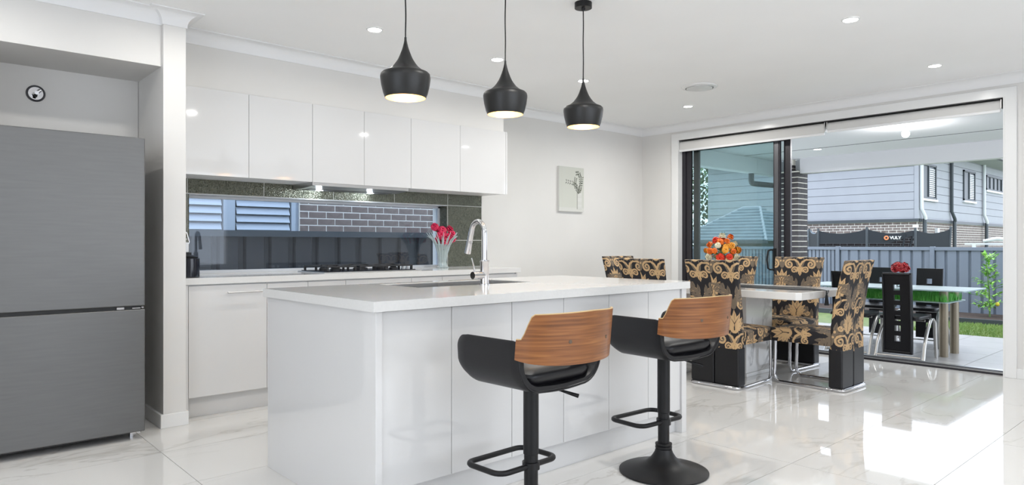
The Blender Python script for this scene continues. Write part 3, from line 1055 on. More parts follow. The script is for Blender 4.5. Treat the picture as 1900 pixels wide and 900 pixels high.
def make_stool(x, y, seat, rz, foot_rot, label):
    t = thing('bar_stool', label, 'stool', (x, y, 0), rz, group='bar stools at the island')
    obj('base', M().lathe([(.215, 0), (.222, .004), (.222, .010), (.200, .017), (.13, .034), (.09, .050), (.062, .075), (.046, .10), (.040, .118)], 48), W['black'], t, smooth=True)
    obj('collar', M().lathe([(.036, .118), (.042, .122), (.042, .130), (.038, .134), (.042, .138), (.042, .146), (.034, .150)], 28), W['black'], t, smooth=True)
    obj('column', M().lathe([(.0285, .14), (.0285, .30), (.0315, .302), (.0315, seat - .005)], 28), W['black'], t, smooth=True)
    # footrest loop
    cs, sn = math.cos(foot_rot), math.sin(foot_rot)
    loop = []
    for px_, py_ in rrect(.165, .105, .045, 5):
        qx, qy = px_ - .01, py_ + .10
        loop.append((qx * cs - qy * sn, qx * sn + qy * cs, .255))
    obj('footrest', M().tube(loop, .0115, 10, closed=True).lathe([(.036, .24), (.036, .27)], 20), W['black'], t, smooth=True)
    # lever
    obj('lever', M().tube([(.05, -.06, seat + .0), (.055, -.07, seat - .022), (.075, -.095, seat - .03), (.125, -.145, seat - .052)], [.005, .005, .005, .009], 8), W['black'], t, smooth=True)
    # U shell: cross-section in XZ, swept in y with rounded arm fronts
    hw, th, rc = .235, .034, .115
    armt = .205

    def section(y_):
        # outer line from left arm top round to right arm top
        return None
    path = [(-hw, armt)]
    path += [(-hw - .004 * math.sin(PI * k / 16), armt - (armt - rc) * (k / 16) ** 2.2) for k in range(1, 16)]
    path += arc_pts((-hw + rc, rc), rc, PI, 1.5 * PI, 12)
    path += [(-hw + rc + (2 * hw - 2 * rc) * k / 6, 0 - .006 * math.sin(PI * k / 6)) for k in range(1, 6)]
    path += arc_pts((hw - rc, rc), rc, 1.5 * PI, 2 * PI, 12)
    path += [(hw + .004 * math.sin(PI * k / 16), armt - (armt - rc) * (1 - k / 16) ** 2.2) for k in range(1, 16)] + [(hw, armt)]
    # normals
    npth = len(path)
    ys_ = [-.17 + .36 * k / 24 for k in range(25)]
    v = []
    sidx = []
    acc = [0]
    for i in range(1, npth):
        acc.append(acc[-1] + math.hypot(path[i][0] - path[i - 1][0], path[i][1] - path[i - 1][1]))
    tot = acc[-1]
    # y-limits per path position : rounded ends of arms, seat front rounded
    def ylim(s):
        dd = min(s, tot - s)          # distance from arm top edge
        r = .06
        back = -.17
        front = .19
        if dd < r:
            q = r - math.sqrt(max(0, r * r - (r - dd) ** 2))
            front -= q
            back += q * .15
        low = max(0, dd - armt * .55)
        front -= min(.03, low * .3)
        return back, front
    NY = 14
    outer = []
    inner = []
    for i, (px_, pz_) in enumerate(path):
        a = path[max(0, i - 1)]
        b = path[min(npth - 1, i + 1)]
        tx, tz = b[0] - a[0], b[1] - a[1]
        l_ = math.hypot(tx, tz)
        nx, nz = -tz / l_, tx / l_      # inward
        y0, y1 = ylim(acc[i])
        dd = min(acc[i], tot - acc[i])
        puff = th * (1 if dd > .02 else .55 + .45 * dd / .02)
        for j in range(NY + 1):
            s = j / NY
            yy = y0 + (y1 - y0) * s
            e = min(s, 1 - s) * (y1 - y0)
            k_ = 1 if e > .014 else .45 + .55 * math.sqrt(max(0, 1 - (1 - e / .014) ** 2))
            mid = puff / 2
            outer.append((px_ + nx * (mid - mid * k_), yy, seat + pz_ + nz * (mid - mid * k_)))
            inner.append((px_ + nx * (mid + mid * k_), yy, seat + pz_ + nz * (mid + mid * k_)))
    v = outer + inner
    K = npth * (NY + 1)
    f = []
    for i in range(npth - 1):
        for j in range(NY):
            a = i * (NY + 1) + j
            b = a + NY + 1
            f.append((a, b, b + 1, a + 1))
            f.append((K + a, K + a + 1, K + b + 1, K + b))
        a = i * (NY + 1)
        b = a + NY + 1
        f.append((a, K + a, K + b, b))
        f.append((a + NY, b + NY, K + b + NY, K + a + NY))
    for i in (0, npth - 1):
        for j in range(NY):
            a = i * (NY + 1) + j
            f.append((a, a + 1, K + a + 1, K + a))
    shell = obj('shell', M().add(v, f), W['leather'], t, smooth=True)
    # piping along the rear edge
    pp = [(px_ * .985, -.170, seat + pz_ + .004) for px_, pz_ in path]
    obj('piping', M().tube(pp, .0045, 6), W['leather'], shell, smooth=True)
    # seat cushion
    cu = M()
    ring = rrect(.195, .170, .07, 6)
    lev = [(.72, .030), (.92, .045), (1.0, .066), (1.03, .082), (1.01, .094), (.93, .103), (.75, .109), (.4, .108), (.02, .106)]
    vv = []
    for s, z in lev:
        for a, b in ring:
            vv.append((a * s, b * s + .006, seat + z + .13 * b * s))
    n_ = len(ring)
    ff = [(i * n_ + j, i * n_ + (j + 1) % n_, (i + 1) * n_ + (j + 1) % n_, (i + 1) * n_ + j) for i in range(len(lev) - 1) for j in range(n_)]
    ff += [tuple(range(n_)), tuple(range((len(lev) - 1) * n_, len(lev) * n_))]
    obj('cushion', cu.add(vv, ff), W['leather'], t, smooth=True)
    # bent wood back: plan curve from left arm round the back to the right arm
    NU, NV = 48, 10
    hwb = hw + .006

    def plan(s):      # s -1..1
        ang = s * math.radians(80)
        return Vector((hwb * math.sin(ang) / math.sin(math.radians(80)), -.160 - .135 * (math.cos(ang) - math.cos(math.radians(80))) / (1 - math.cos(math.radians(80))) * 1.0, 0))
    def top(s):
        a = abs(s)
        if a < .76:
            return .312 - .010 * a
        q = min(1, (a - .76) / .17)
        q = q * q * (3 - 2 * q)
        return .3044 - .092 * q
    def bot(s):
        return .118 + .022 * (abs(s) ** 3) - .0
    def sheet(off, lo=0, hi=0, smin=-1, smax=1):
        V_ = []
        for i in range(NU + 1):
            s = smin + (smax - smin) * i / NU
            p = plan(s)
            tn = (plan(s + .01) - plan(s - .01)).normalized()
            nn = Vector((tn.y, -tn.x, 0))
            for j in range(NV + 1):
                q = j / NV
                z = bot(s) + lo + (top(s) - hi - bot(s) - lo) * q
                lean = -.10 * (z - .13)
                V_.append((p.x + nn.x * off, p.y + nn.y * off + lean, seat + z))
        return V_

    def solid(o0, o1, **k):
        A = sheet(o0, **k)
        B = sheet(o1, **k)
        n0 = len(A)
        F_ = []
        for i in range(NU):
            for j in range(NV):
                a = i * (NV + 1) + j
                b = a + NV + 1
                F_.append((a, b, b + 1, a + 1))
                F_.append((n0 + a, n0 + a + 1, n0 + b + 1, n0 + b))
            for j in (0, NV):
                a = i * (NV + 1) + j
                b = a + NV + 1
                F_.append((a, b, n0 + b, n0 + a))
        for i in (0, NU):
            for j in range(NV):
                a = i * (NV + 1) + j
                F_.append((a, a + 1, n0 + a + 1, n0 + a))
        return M().add(A + B, F_)
    back = obj('backrest', solid(.004, .013), W['wood'], t, smooth=True)
    obj('back_pad', solid(-.030, .0035, lo=.004, hi=.006, smin=-.92, smax=.92), W['leather'], back, smooth=True)
    edge = []
    for i in range(NU + 1):
        s = -1 + 2 * i / NU
        p = plan(s)
        tn = (plan(s + .01) - plan(s - .01)).normalized()
        edge.append((p.x + tn.y * .0085, p.y - tn.x * .0085 - .10 * (top(s) - .13), seat + top(s)))
    obj('ply_edge', M().tube(edge, .0042, 6), W['ply'], back, smooth=True)
    for s in (-.30, .30):
        p = plan(s)
        tn = (plan(s + .01) - plan(s - .01)).normalized()
        nn = Vector((tn.y, -tn.x, 0))
        z = .205
        c = p + nn * .0125
        q = nn.to_track_quat('Z', 'Y').to_matrix()
        obj('screw_cap', M().lathe([(.0075, 0), (.0065, .0015), (.002, .002)], 14, (c.x, c.y - .10 * .085, seat + z), rot=q), W['bark'], back, smooth=True)
    return t


make_stool(1.905, 2.00, .590, math.radians(2), 0, 'black bar stool with walnut back, nearest the camera')
make_stool(2.872, 2.045, .592, math.radians(-3), 0, 'black bar stool with walnut back beside the dining chairs, its round base in view')


# ------------------------------------------------------------------ DAMASK dining chairs
def damask(u, v):
    """colour of the damask print at fabric coordinates (metres)"""
    u = u / 1.6
    v = v / 1.6
    CW, CH = .225, .35
    out = np.tile(np.array([.008, .007, .010]), (len(u), 1))
    TAUPE = np.array([.165, .125, .088])
    TAN = np.array([.56, .37, .19])
    for (du, dv, k) in ((0, 0, 0), (CW / 2, CH / 2, 1)):
        x = (u + du + CW / 2) % CW - CW / 2
        y = (v + dv) % CH
        x = np.abs(x)

        def seg(pts, w0, w1):
            d = np.full(len(x), 9.)
            n_ = len(pts) - 1
            for i in range(n_):
                ax, ay = pts[i]
                bx, by = pts[i + 1]
                vx, vy = bx - ax, by - ay
                tt = np.clip(((x - ax) * vx + (y - ay) * vy) / (vx * vx + vy * vy + 1e-12), 0, 1)
                dd = np.hypot(x - ax - vx * tt, y - ay - vy * tt)
                ww = w0 + (w1 - w0) * (i + tt) / n_
                d = np.minimum(d, dd - ww)
            return d < 0

        def spiral(cx, cy, r0, turns, a0, sg=1):
            return [(cx + r0 * (1 - q * .85) * math.cos(a0 + sg * q * turns * 2 * PI), cy + r0 * (1 - q * .85) * math.sin(a0 + sg * q * turns * 2 * PI)) for q in np.linspace(0, 1, 18)]

        def lf(cx, cy, a, L_, wd, lob=5, dep=.28):
            dx = x - cx
            dy = y - cy
            p = (dx * math.cos(a) + dy * math.sin(a)) / L_
            q = (-dx * math.sin(a) + dy * math.cos(a)) / wd
            env = np.where((p > 0) & (p < 1), np.sin(PI * np.clip(p, 0, 1) ** .75) * (1 - dep * (.5 + .5 * np.cos(2 * PI * lob * p))), -1)
            return (np.abs(q) < env) & ~((np.abs(q) < .07) & (p > .1) & (p < .8))
        # taupe layer: pair of curling acanthus leaves and volutes
        tp = seg([(.0, .235), (.012, .27), (.035, .305), (.07, .335), (.105, .345)], .013, .004)
        for (px0, py0, an, L0) in ((.015, .27, .35, .055), (.03, .30, .1, .06), (.05, .32, -.25, .055), (.075, .336, -.6, .04), (.02, .285, 1.5, .055), (.045, .315, 1.25, .055), (.07, .335, 1.0, .045), (.095, .343, .7, .035)):
            tp |= lf(px0, py0, an, L0, .011, 1, .0)
        tp |= seg(spiral(.04, .245, .022, 1.35, 2.2, -1), .0055, .003)
        tp |= seg(spiral(.095, .375, .018, 1.25, -1.6), .005, .003)
        tp |= lf(.115, .05, 1.9, .07, .012, 3, .3) | lf(.125, .03, 1.3, .05, .010, 3, .3)
        tp |= seg([(.10, .23), (.085, .265), (.10, .30)], .004, .0025)
        out[tp] = TAUPE
        # tan medallion: palmette over scrolls
        md = np.hypot(x, (y - .135) * .8) < .026
        for an, L0, w0 in ((90, .085, .015), (66, .078, .0125), (43, .070, .012), (20, .060, .0115), (-4, .050, .011), (-30, .038, .010)):
            md |= lf(.0, .135, math.radians(an), L0, w0, 1, .0)
        md &= ~seg([(.0, .12), (.0, .15), (.014, .172)], .0028, .0012)
        md |= seg([(.0, .06), (.014, .085), (.036, .098), (.062, .098)], .0065, .004)
        md |= seg(spiral(.066, .070, .028, 1.5, 1.5, -1), .0058, .003)
        md |= seg([(.006, .03), (.02, .05), (.034, .055)], .006, .003) | seg(spiral(.034, .036, .018, 1.3, 1.6, -1), .0045, .0025)
        md |= seg(spiral(.068, .135, .015, 1.2, 3.3), .0045, .003)
        md |= lf(.0, .055, -PI / 2, .055, .015, 2, .3) | lf(.0, .06, -1.05, .045, .009, 1, 0)
        md |= (np.hypot(x - .095, y - .115) < .007) | (np.hypot(x - .103, y - .090) < .006)
        out[md] = TAN
    return out


def cover_mesh(name, P, F_, UV):
    me = bpy.data.meshes.new(name)
    me.from_pydata(P, [], F_)
    a = me.color_attributes.new('print', 'FLOAT_COLOR', 'POINT')
    uv = np.array(UV)
    c4 = np.ones((len(P), 4), dtype=np.float32)
    c4[:, :3] = damask(uv[:, 0], uv[:, 1])
    a.data.foreach_set('color', c4.ravel())
    me.polygons.foreach_set('use_smooth', [True] * len(me.polygons))
    me.materials.append(W['damask'])
    return me


def perim(hw, hd, r, n):
    """n evenly spaced points round a rounded rectangle, starting mid back (y=-hd), with arc length from it"""
    base = rrect(hw, hd, r, 8)
    base.append(base[0])
    L_ = [0]
    for i in range(1, len(base)):
        L_.append(L_[-1] + math.hypot(base[i][0] - base[i - 1][0], base[i][1] - base[i - 1][1]))
    tot = L_[-1]
    xs_ = np.interp(np.linspace(0, tot, n + 1)[:-1], L_, [p[0] for p in base])
    ys_ = np.interp(np.linspace(0, tot, n + 1)[:-1], L_, [p[1] for p in base])
    k = int(np.argmin(np.where(ys_ < -hd + 1e-3, np.abs(xs_), 9)))
    xs_ = np.roll(xs_, -k)
    ys_ = np.roll(ys_, -k)
    return xs_, ys_, tot


def back_profile(z):
    q = (z - .30) / .72
    yo = -.015 * q - .135 * max(0, q - .25) ** 1.6      # leans back
    hw = .212 + .012 * q + .014 * max(0, q - .7) / .3
    hd = .052 - .022 * q
    return yo, hw, hd


NP, NZ = 400, 264
P, UV, F_ = [], [], []
for j in range(NZ + 1):
    z = .300 + .715 * j / NZ
    yo, hw, hd = back_profile(z)
    xs_, ys_, tot = perim(hw, hd, min(hd * .8, .022), NP)
    for i in range(NP):
        s = (i / NP) * tot
        dz = -.012 * (xs_[i] / hw) ** 2 * 0
        P.append((xs_[i], ys_[i] + yo, z + dz + (.006 * (abs(xs_[i]) / hw) ** 6 if j == NZ else 0)))
        UV.append((s, z))
for j in range(NZ):
    for i in range(NP):
        a = j * NP + i
        b = j * NP + (i + 1) % NP
        F_.append((a, b, b + NP, a + NP))
# top cap ring in three shrinking loops
yo, hw, hd = back_profile(1.015)
base_i = NZ * NP
for q, zz in ((.8, .004), (.4, .006), (.02, .007)):
    st = len(P)
    for i in range(NP):
        px_, py_, pz_ = P[base_i + i]
        P.append((px_ * (1 - (1 - q) * .06), (py_ - yo) * q + yo, 1.015 + zz))
        UV.append((UV[base_i + i][0], 1.015 + (1 - q) * hd))
    prev = st - NP if q != .8 else base_i
    for i in range(NP):
        F_.append((prev + i, prev + (i + 1) % NP, st + (i + 1) % NP, st + i))
BACK_ME = cover_mesh('back_cover', P, F_, UV)

# seat: top surface + apron, grid wrapped
P, UV, F_ = [], [], []
NX, NY2 = 200, 210
sx, y0s, y1s = .212, .035, .520
ap = .105
for j in range(NY2 + 1):
    for i in range(NX + 1):
        # parameter wraps: apron left, top, apron right ; front apron
        a = -(sx + ap) + 2 * (sx + ap) * i / NX
        b = y0s + (y1s + ap - y0s) * j / NY2
        x_ = max(-sx, min(sx, a))
        dz1 = abs(a) - sx if abs(a) > sx else 0
        y_ = min(y1s, b)
        dz2 = b - y1s if b > y1s else 0
        drop = max(dz1, dz2)
        ed = min(sx - abs(x_), y1s - y_)
        crown = .018 * (1 - (x_ / sx) ** 4) * (1 - ((y_ - .28) / .26) ** 4 if abs(y_ - .28) < .26 else 0)
        z_ = .452 + crown - drop
        if dz2 > 0:
            z_ += 0
        # apron shorter at the sides near the front (shaped)
        P.append((x_ + (math.copysign(.004 * math.sin(PI * min(1, dz1 / ap)), x_) if dz1 else 0), y_ + (.006 * math.sin(PI * min(1, dz2 / ap)) if dz2 else 0), z_))
        UV.append((a + .06, b + .1))
for j in range(NY2):
    for i in range(NX):
        a = j * (NX + 1) + i
        F_.append((a, a + 1, a + NX + 2, a + NX + 1))
SEAT_ME = cover_mesh('seat_cover', P, F_, UV)


def make_chair():
    t = thing('dining_chair', '', 'chair', group='dining chairs round the marble table')
    obj('back_cover', BACK_ME, None, t)
    obj('seat_cover', SEAT_ME, None, t)
    obj('seat_board', M().box(-.205, .205, .03, .51, .36, .40), W['leather'], t)
    # black leather lower panel, tapering, two halves with a seam
    m = M()
    for s in (-1, 1):
        m.prism([(s * .003, .025), (s * .215, .025), (s * .214, .33), (s * .003, .33)], -.052, .055, 'y')
    obj('base_panel', m, W['leather'], t, bevel=.012, seg=3)
    # chrome sled
    r = .0125
    hx = .215
    pts = []
    for (yy, zz) in ((.495, .37), (.50, .20), (.505, .075)):
        pts.append((-hx + .02, yy, zz))
    for k in range(1, 7):
        a = PI / 2 * k / 6
        pts.append((-hx + .02, .505 - .055 * (1 - math.cos(a)), .075 - .0625 * math.sin(a) + .0))
    for yy in (.30, .1, -.02):
        pts.append((-hx + .02 - .02 * (1 - (yy + .02) / .5), yy, .0125))
    for k in range(1, 7):
        a = PI / 2 * k / 6
        pts.append((-hx + .045 * (1 - math.cos(a)), -.02 - .045 * math.sin(a), .0125))
    mir = [(-p[0], p[1], p[2]) for p in reversed(pts)]
    obj('sled_frame', M().tube(pts + mir, r, 10), W['chrome'], t, smooth=True)
    obj('floor_plate', M().box(-.205, .205, -.058, .06, .006, .026), W['chrome'], t, bevel=.004)
    return t


c0 = make_chair()
# local +y is the facing direction
spots = [((4.95, 3.00, 0), -PI / 2, 'damask dining chair with its back to the camera, partly behind the second bar stool'),
         ((5.625, 2.255, 0), 0, 'damask dining chair at the right end of the marble table, seen side-on'),
         ((6.42, 3.06, 0), PI / 2, 'damask dining chair across the marble table in front of the sliding door handle'),
         ((6.42, 3.73, 0), PI / 2, 'damask dining chair across the table directly behind the orange flowers'),
         ((4.93, 3.68, 0), -PI / 2, 'damask dining chair peeking over the island, the nearer one of two'),
         ((5.67, 4.52, 0), PI, 'damask dining chair peeking over the island, the farther one near the wall')]
for i, (loc, rz, lab) in enumerate(spots):
    if i == 0:
        c0.location = loc
        c0.rotation_euler = (0, 0, rz)
        c0['label'] = lab
    else:
        dup(c0, loc, rz, lab)

# dining table
t = thing('dining_table', 'white marble dining table with a thick top on a marble pedestal', 'table', (5.64, 3.42, 0))
m = M()
hx, hy, ch = .445, .985, .035
m.prism([(-hx + ch, -hy), (hx - ch, -hy), (hx, -hy + ch), (hx, hy - ch), (hx - ch, hy), (-hx + ch, hy), (-hx, hy - ch), (-hx, -hy + ch)], .708, .768, 'z')
obj('table_top', m, W['marble'], t, bevel=.004)
obj('pedestal', M().box(-.20, .26, -.40, .42, .03, .708), W['marble'], t, bevel=.003)
obj('pedestal_foot', M().box(-.21, .27, -.41, .43, 0, .03), W['marble'], t, bevel=.003)
t = thing('table_runner', 'narrow black patterned runner with a tassel along the marble table', 'runner', (5.64, 3.42, .768))
m = M()
m.prism([(-.15, -.80), (0, -.987), (.15, -.80), (.15, .80), (0, .987), (-.15, .80)], .0005, .006, 'z')
obj('cloth', m, W['runner'], t)
tm = M().tube([(0, -.985, .004), (0, -.997, .0), (0, -.999, -.04)], [.003, .004, .005], 8)
tm.tube([(0, -.999, -.035), (0, -.999, -.05), (0, -1.0, -.12)], [.008, .010, .019], 10)
obj('tassel', tm, W['netband'], t, smooth=True)

# orange flowers
t = thing('red_vase', 'small red glass vase in the middle of the marble table', 'vase', (5.655, 3.38, .774))
obj('bowl', M().lathe([(.03, 0), (.035, .005), (.028, .04), (.022, .12), (.026, .20), (.034, .27), (.030, .27), (.022, .20)], 24), W['redvase'], t, smooth=True)
t = thing('orange_bouquet', 'round bouquet of orange, red and cream flowers in the red vase', 'flowers', (5.655, 3.38, .99))
rb = random.Random(5)
sm, lm = M(), M()
bc = ['orange', 'redor', 'amber', 'orange', 'redor', 'cream', 'orange', 'amber', 'cream', 'orange']
cnt = 0
for ring, (rad, hz, nn) in enumerate(((.0, .225, 1), (.07, .205, 6), (.115, .155, 8), (.14, .095, 9), (.13, .04, 7))):
    for k in range(nn):
        a = 2 * PI * k / nn + ring * .4 + rb.uniform(-.2, .2)
        q = Vector((rad * math.cos(a), rad * math.sin(a), hz)) * rb.uniform(.86, 1.1)
        obj('blossom', petal_ball(M(), q, rb.uniform(.023, .035), cnt, layers=4, n=7, axis=(q.x, q.y, q.z - .08)), W[rb.choice(bc)], t)
        sm.tube([(0, 0, .0), (q.x * .3, q.y * .3, q.z * .5 + .01), q], .002, 5)
        leaf(lm, q * .7, (math.cos(a), math.sin(a), rb.uniform(-.4, .6)), .06, .014)
        leaf(lm, q * .8, (math.cos(a + .9), math.sin(a + .9), rb.uniform(-.6, .2)), .05, .012)
        cnt += 1
for k in range(3):
    leaf(lm, (.02, 0, .2), (.2 + .1 * k, -.3 * (k - 1), 1), .09, .005)
obj('stem', sm, W['stem'], t)['kind'] = 'stuff'
obj('leaf', lm, W['gleaf'], t)['kind'] = 'stuff'

# ------------------------------------------------------------------ OUTSIDE: patio
PZ = -.10
pf = struct('patio_floor', M().box(7.30, 10.88, -1.5, 5.9, PZ - .1, PZ - .003), W['grout'])
pm = mesh_of('tile', M().box(-.2965, .2965, -.2965, .2965, -.003, 0), W['patio'])
for i in range(6):
    for j in range(12):
        obj('tile', pm, None, pf, loc=(7.602 + .598 * i, -1.2 + .6 * j, PZ))
struct('patio_step', M().box(7.18, 7.34, -1.5, 5.9, -.3, -.021), W['patio'])
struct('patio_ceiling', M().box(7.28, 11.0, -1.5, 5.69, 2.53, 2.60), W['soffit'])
for k in range(1):
    struct('trim_%d' % (9 + k), M().box(9.85, 9.858, -1.5, 5.5, 2.526, 2.53), W['dark'])
struct('patio_beam', M().box(10.86, 11.02, -1.5, 5.09, 2.29, 2.56).box(10.86, 11.02, 5.45, 5.69, 2.29, 2.56).box(7.3, 10.86, 5.53, 5.69, 2.29, 2.56), W['soffit'], bevel=.004)
struct('patio_roof_edge', M().box(10.98, 11.16, -1.5, 5.82, 2.36, 2.52).box(7.3, 11.16, 5.69, 5.84, 2.36, 2.52), W['white'])

# brick pier: every brick its own piece
pier = thing('brick_pier', 'dark brick pier with pale mortar standing behind the open door panel', 'pier', (10.98, 5.27, PZ))
obj('mortar_core', M().box(-.168, .168, -.168, .168, 0, 2.43).box(-.08, .05, -.05, .08, 2.43, 2.63), W['mortar'], pier)
bm1 = mesh_of('brick', M().box(-.115, .115, -.03, .03, 0, .073), W['brick'])
for c in range(28):
    z = .004 + c * .0864
    off = (c % 2)
    for side in range(4):
        for k in range(2):
            # running bond: long + short swapped every course
            o = bpy.data.objects.new('brick', bm1)
            COL.objects.link(o)
            o.parent = pier
            ang = side * PI / 2
            if k == 0:
                lx = -.0575 if off else .0575
                sc = 1.0
            else:
                lx = .1185 if off else -.1185
                sc = .48
            dy = -.144
            o.location = (lx * math.cos(ang) - dy * math.sin(ang), lx * math.sin(ang) + dy * math.cos(ang), z)
            o.rotation_euler = (0, 0, ang)
            o.scale = (sc, 1, 1)
for k, z in enumerate((2.435, 2.49)):
    obj('brick', M().box(-.085, .055, -.055, .085, 0, .048), W['brick'], pier, loc=(0, 0, z))
# downpipe under the left beam
t = thing('downpipe', 'grey downpipe with an elbow under the patio beam, seen through the door glass', 'pipe', (10.3, 5.62, 2.1))
obj('pipe', M().tube([(-.02, 0, .19), (-.02, 0, .08), (0, 0, .045), (.04, 0, .03), (.36, -.02, .03), (.60, -.05, .03)], .045, 14), W['char'], t, smooth=True)
# patio lights
t = thing('patio_lamp', 'bright twin bulb lamp hanging from the patio ceiling', 'lamp', (8.68, 2.82, 2.53))
obj('ceiling_plate', M().lathe([(.06, -.02), (.06, 0)], 24), W['white'], t, smooth=True)
obj('stem', M().tube([(0, 0, 0), (0, 0, -.07)], .012, 10), W['white'], t)
obj('bulb', M().ball((0, 0, -.105), .042, 16, 10), W['led'], t, smooth=True)
l = bpy.data.lights.new('patio_bulb', 'POINT')
l.energy = 22
l.shadow_soft_size = .05
o = bpy.data.objects.new('patio_bulb', l)
COL.objects.link(o)
o.location = (8.68, 2.82, 2.36)
t = thing('patio_downlight', 'small recessed downlight in the patio ceiling near the brick pier', 'light', (9.95, 4.40, 2.53))
obj('rim', M().lathe([(.05, -.001), (.062, -.001), (.06, -.008), (.052, -.008)], 24, cap=False), W['white'], t, smooth=True)
obj('lens', M().lathe([(.052, -.005), (.052, -.001)], 24), W['led'], t)
area_light('patio_down_lamp', (9.95, 4.40, 2.51), (0, 0, 0), .09, .09, 14, (1, .98, .95), 'DISK', 160)

# outdoor table
TX, TY = 8.79, 3.05
t = thing('outdoor_table', 'frosted glass outdoor table with two glass tiers and bronze legs', 'table', (TX, TY, PZ))
m = M().prism([(p[0], p[1]) for p in rrect(.41, .90, .03, 4)], .735, .748, 'z')
obj('table_top', m, W['ftop'], t)
m = M().prism([(p[0], p[1]) for p in rrect(.33, .72, .03, 4)], .600, .610, 'z')
obj('glass_shelf', m, W['ftop'], t)
for sx in (-1, 1):
    for sy in (-1, 1):
        obj('leg', M().lathe([(.045, 0), (.045, .735)], 22, (sx * .19, -.64 if sy < 0 else .46, 0)), W['tan'], t, smooth=True)
gm = M()
gr = random.Random(2)
for k in range(9000):
    x = gr.uniform(-.30, .30)
    y = gr.uniform(-.69, .69)
    h_ = gr.uniform(.06, .118)
    a = gr.uniform(0, 2 * PI)
    dx, dy = math.cos(a), math.sin(a)
    tx_, ty_ = gr.uniform(-.025, .025), gr.uniform(-.025, .025)
    gm.add([(x - dx * .003, y - dy * .003, 0), (x + dx * .003, y + dy * .003, 0), (x + tx_, y + ty_, h_)], [(0, 1, 2)])
g_ = obj('artificial_grass', gm, W['agrass'], None, loc=(TX, TY, PZ + .612), fix=False)
tag(g_, 'strip of bright green artificial grass on the shelf of the outdoor table', 'grass')
g_['kind'] = 'stuff'

# outdoor chairs


def make_ochair():
    t = thing('outdoor_chair', '', 'chair', group='black outdoor chairs round the glass table')
    hw = .145
    # panel from z .07 to .95 with six square holes; strip construction
    holes = [.235, .345, .455, .565, .675, .785]
    hs = .031

    def yb(z):
        return -.02 - .09 * max(0, (z - .45)) ** 1.1 - .0
    m = M()
    # side stiles
    zs = [.07]
    for h_ in holes:
        zs += [h_ - hs - .005, h_ + hs - .005]
    zs.append(.94)
    for i in range(len(zs) - 1):
        z0, z1 = zs[i], zs[i + 1]
        full = (i % 2 == 0)
        for (x0, x1) in (((-hw, hw),) if full else ((-hw, -hs), (hs, hw))):
            v = []
            for z in (z0, z1):
                for x, dy in ((x0, 0), (x1, 0), (x1, .035), (x0, .035)):
                    v.append((x, yb(z) + dy, z))
            m.add(v, [(0, 1, 2, 3), (4, 5, 6, 7), (0, 1, 5, 4), (1, 2, 6, 5), (2, 3, 7, 6), (3, 0, 4, 7)])
    obj('backrest', m, W['leather'], t)
    fr = M()
    for s in (-1, 1):
        fr.tube([(s * (hw - .012), yb(z) - .004, z) for z in (.085, .4, .7, .925)], .009, 8)
    for z in (.09, .925):
        fr.tube([(-hw + .012, yb(z) - .004, z), (hw - .012, yb(z) - .004, z)], .009, 8)
    obj('back_piping', fr, W['leather'], t, smooth=True)
    obj('seat', M().prism([(p[0], p[1] + .22) for p in rrect(.205, .215, .05, 5)], .435, .475, 'z'), W['leather'], t, bevel=.012, smooth=False)
    for s in (-1, 1):
        pts = [(s * .24, .0, 0)]
        for k in range(9):
            a = PI / 2 * k / 8
            pts.append((s * (.238 - .02 * k / 8), .03 + .30 * math.sin(a) ** 1.0 * (1 - math.cos(a)) ** .0 * (k / 8) ** .4, .05 + .375 * math.sin(a) ** .9 if k else .05))
        pts += [(s * .22, .40, .42), (s * .225, .43, .38), (s * .235, .44, 0)]
        obj('leg', M().tube(pts, .018, 12), W['silver'], t, smooth=True)
    obj('stretcher', M().tube([(-.22, .0, .04), (.22, .0, .04)], .009, 8), W['silver'], t, smooth=True)
    obj('stretcher', M().tube([(-.2, .2, .42), (.2, .2, .42)], .012, 8), W['silver'], t, smooth=True)
    return t


oc = make_ochair()
ospots = [((8.02, 2.68, PZ), -PI / 2, 'black outdoor chair with square cut-outs, its back fully in view before the glass table'),
          ((8.02, 3.22, PZ), -PI / 2, 'black outdoor chair mostly hidden behind the side-on damask chair'),
          ((9.62, 2.86, PZ), PI / 2, 'black outdoor chair beyond the glass table, the one nearest the fence plant'),
          ((9.62, 3.42, PZ), PI / 2, 'black outdoor chair beyond the glass table, behind the red bloom')]
for i, (loc, rz, lab) in enumerate(ospots):
    if i == 0:
        oc.location = loc
        oc.rotation_euler = (0, 0, rz)
        oc['label'] = lab
    else:
        dup(oc, loc, rz, lab)
# red bloom in glass
t = thing('glass_cup', 'small clear glass cup on the outdoor table holding a red bloom', 'vase', (8.75, 2.90, PZ + .748))
obj('cup', M().lathe([(.035, 0), (.04, .005), (.045, .16), (.042, .16), (.037, .01)], 20), W['cglass'], t, smooth=True)
t = thing('red_bloom', 'large deep red rounded bloom on the outdoor table', 'flowers', (8.75, 2.90, PZ + .80))
m = M()
for k in range(12):
    a = k * 2.4
    e = .2 + .8 * (k / 12)
    petal_ball(m, (.065 * math.cos(a) * math.sqrt(1 - (k / 13) ** 2), .065 * math.sin(a) * math.sqrt(1 - (k / 13) ** 2), .155 + .05 * k / 12), .045, 70 + k, 4, 7, (math.cos(a), math.sin(a), .2 + k * .12))
obj('petals', m, W['deepred'], t)
obj('stem', M().tube([(0, 0, 0), (0, 0, .15)], .005, 6), W['stem'], t)

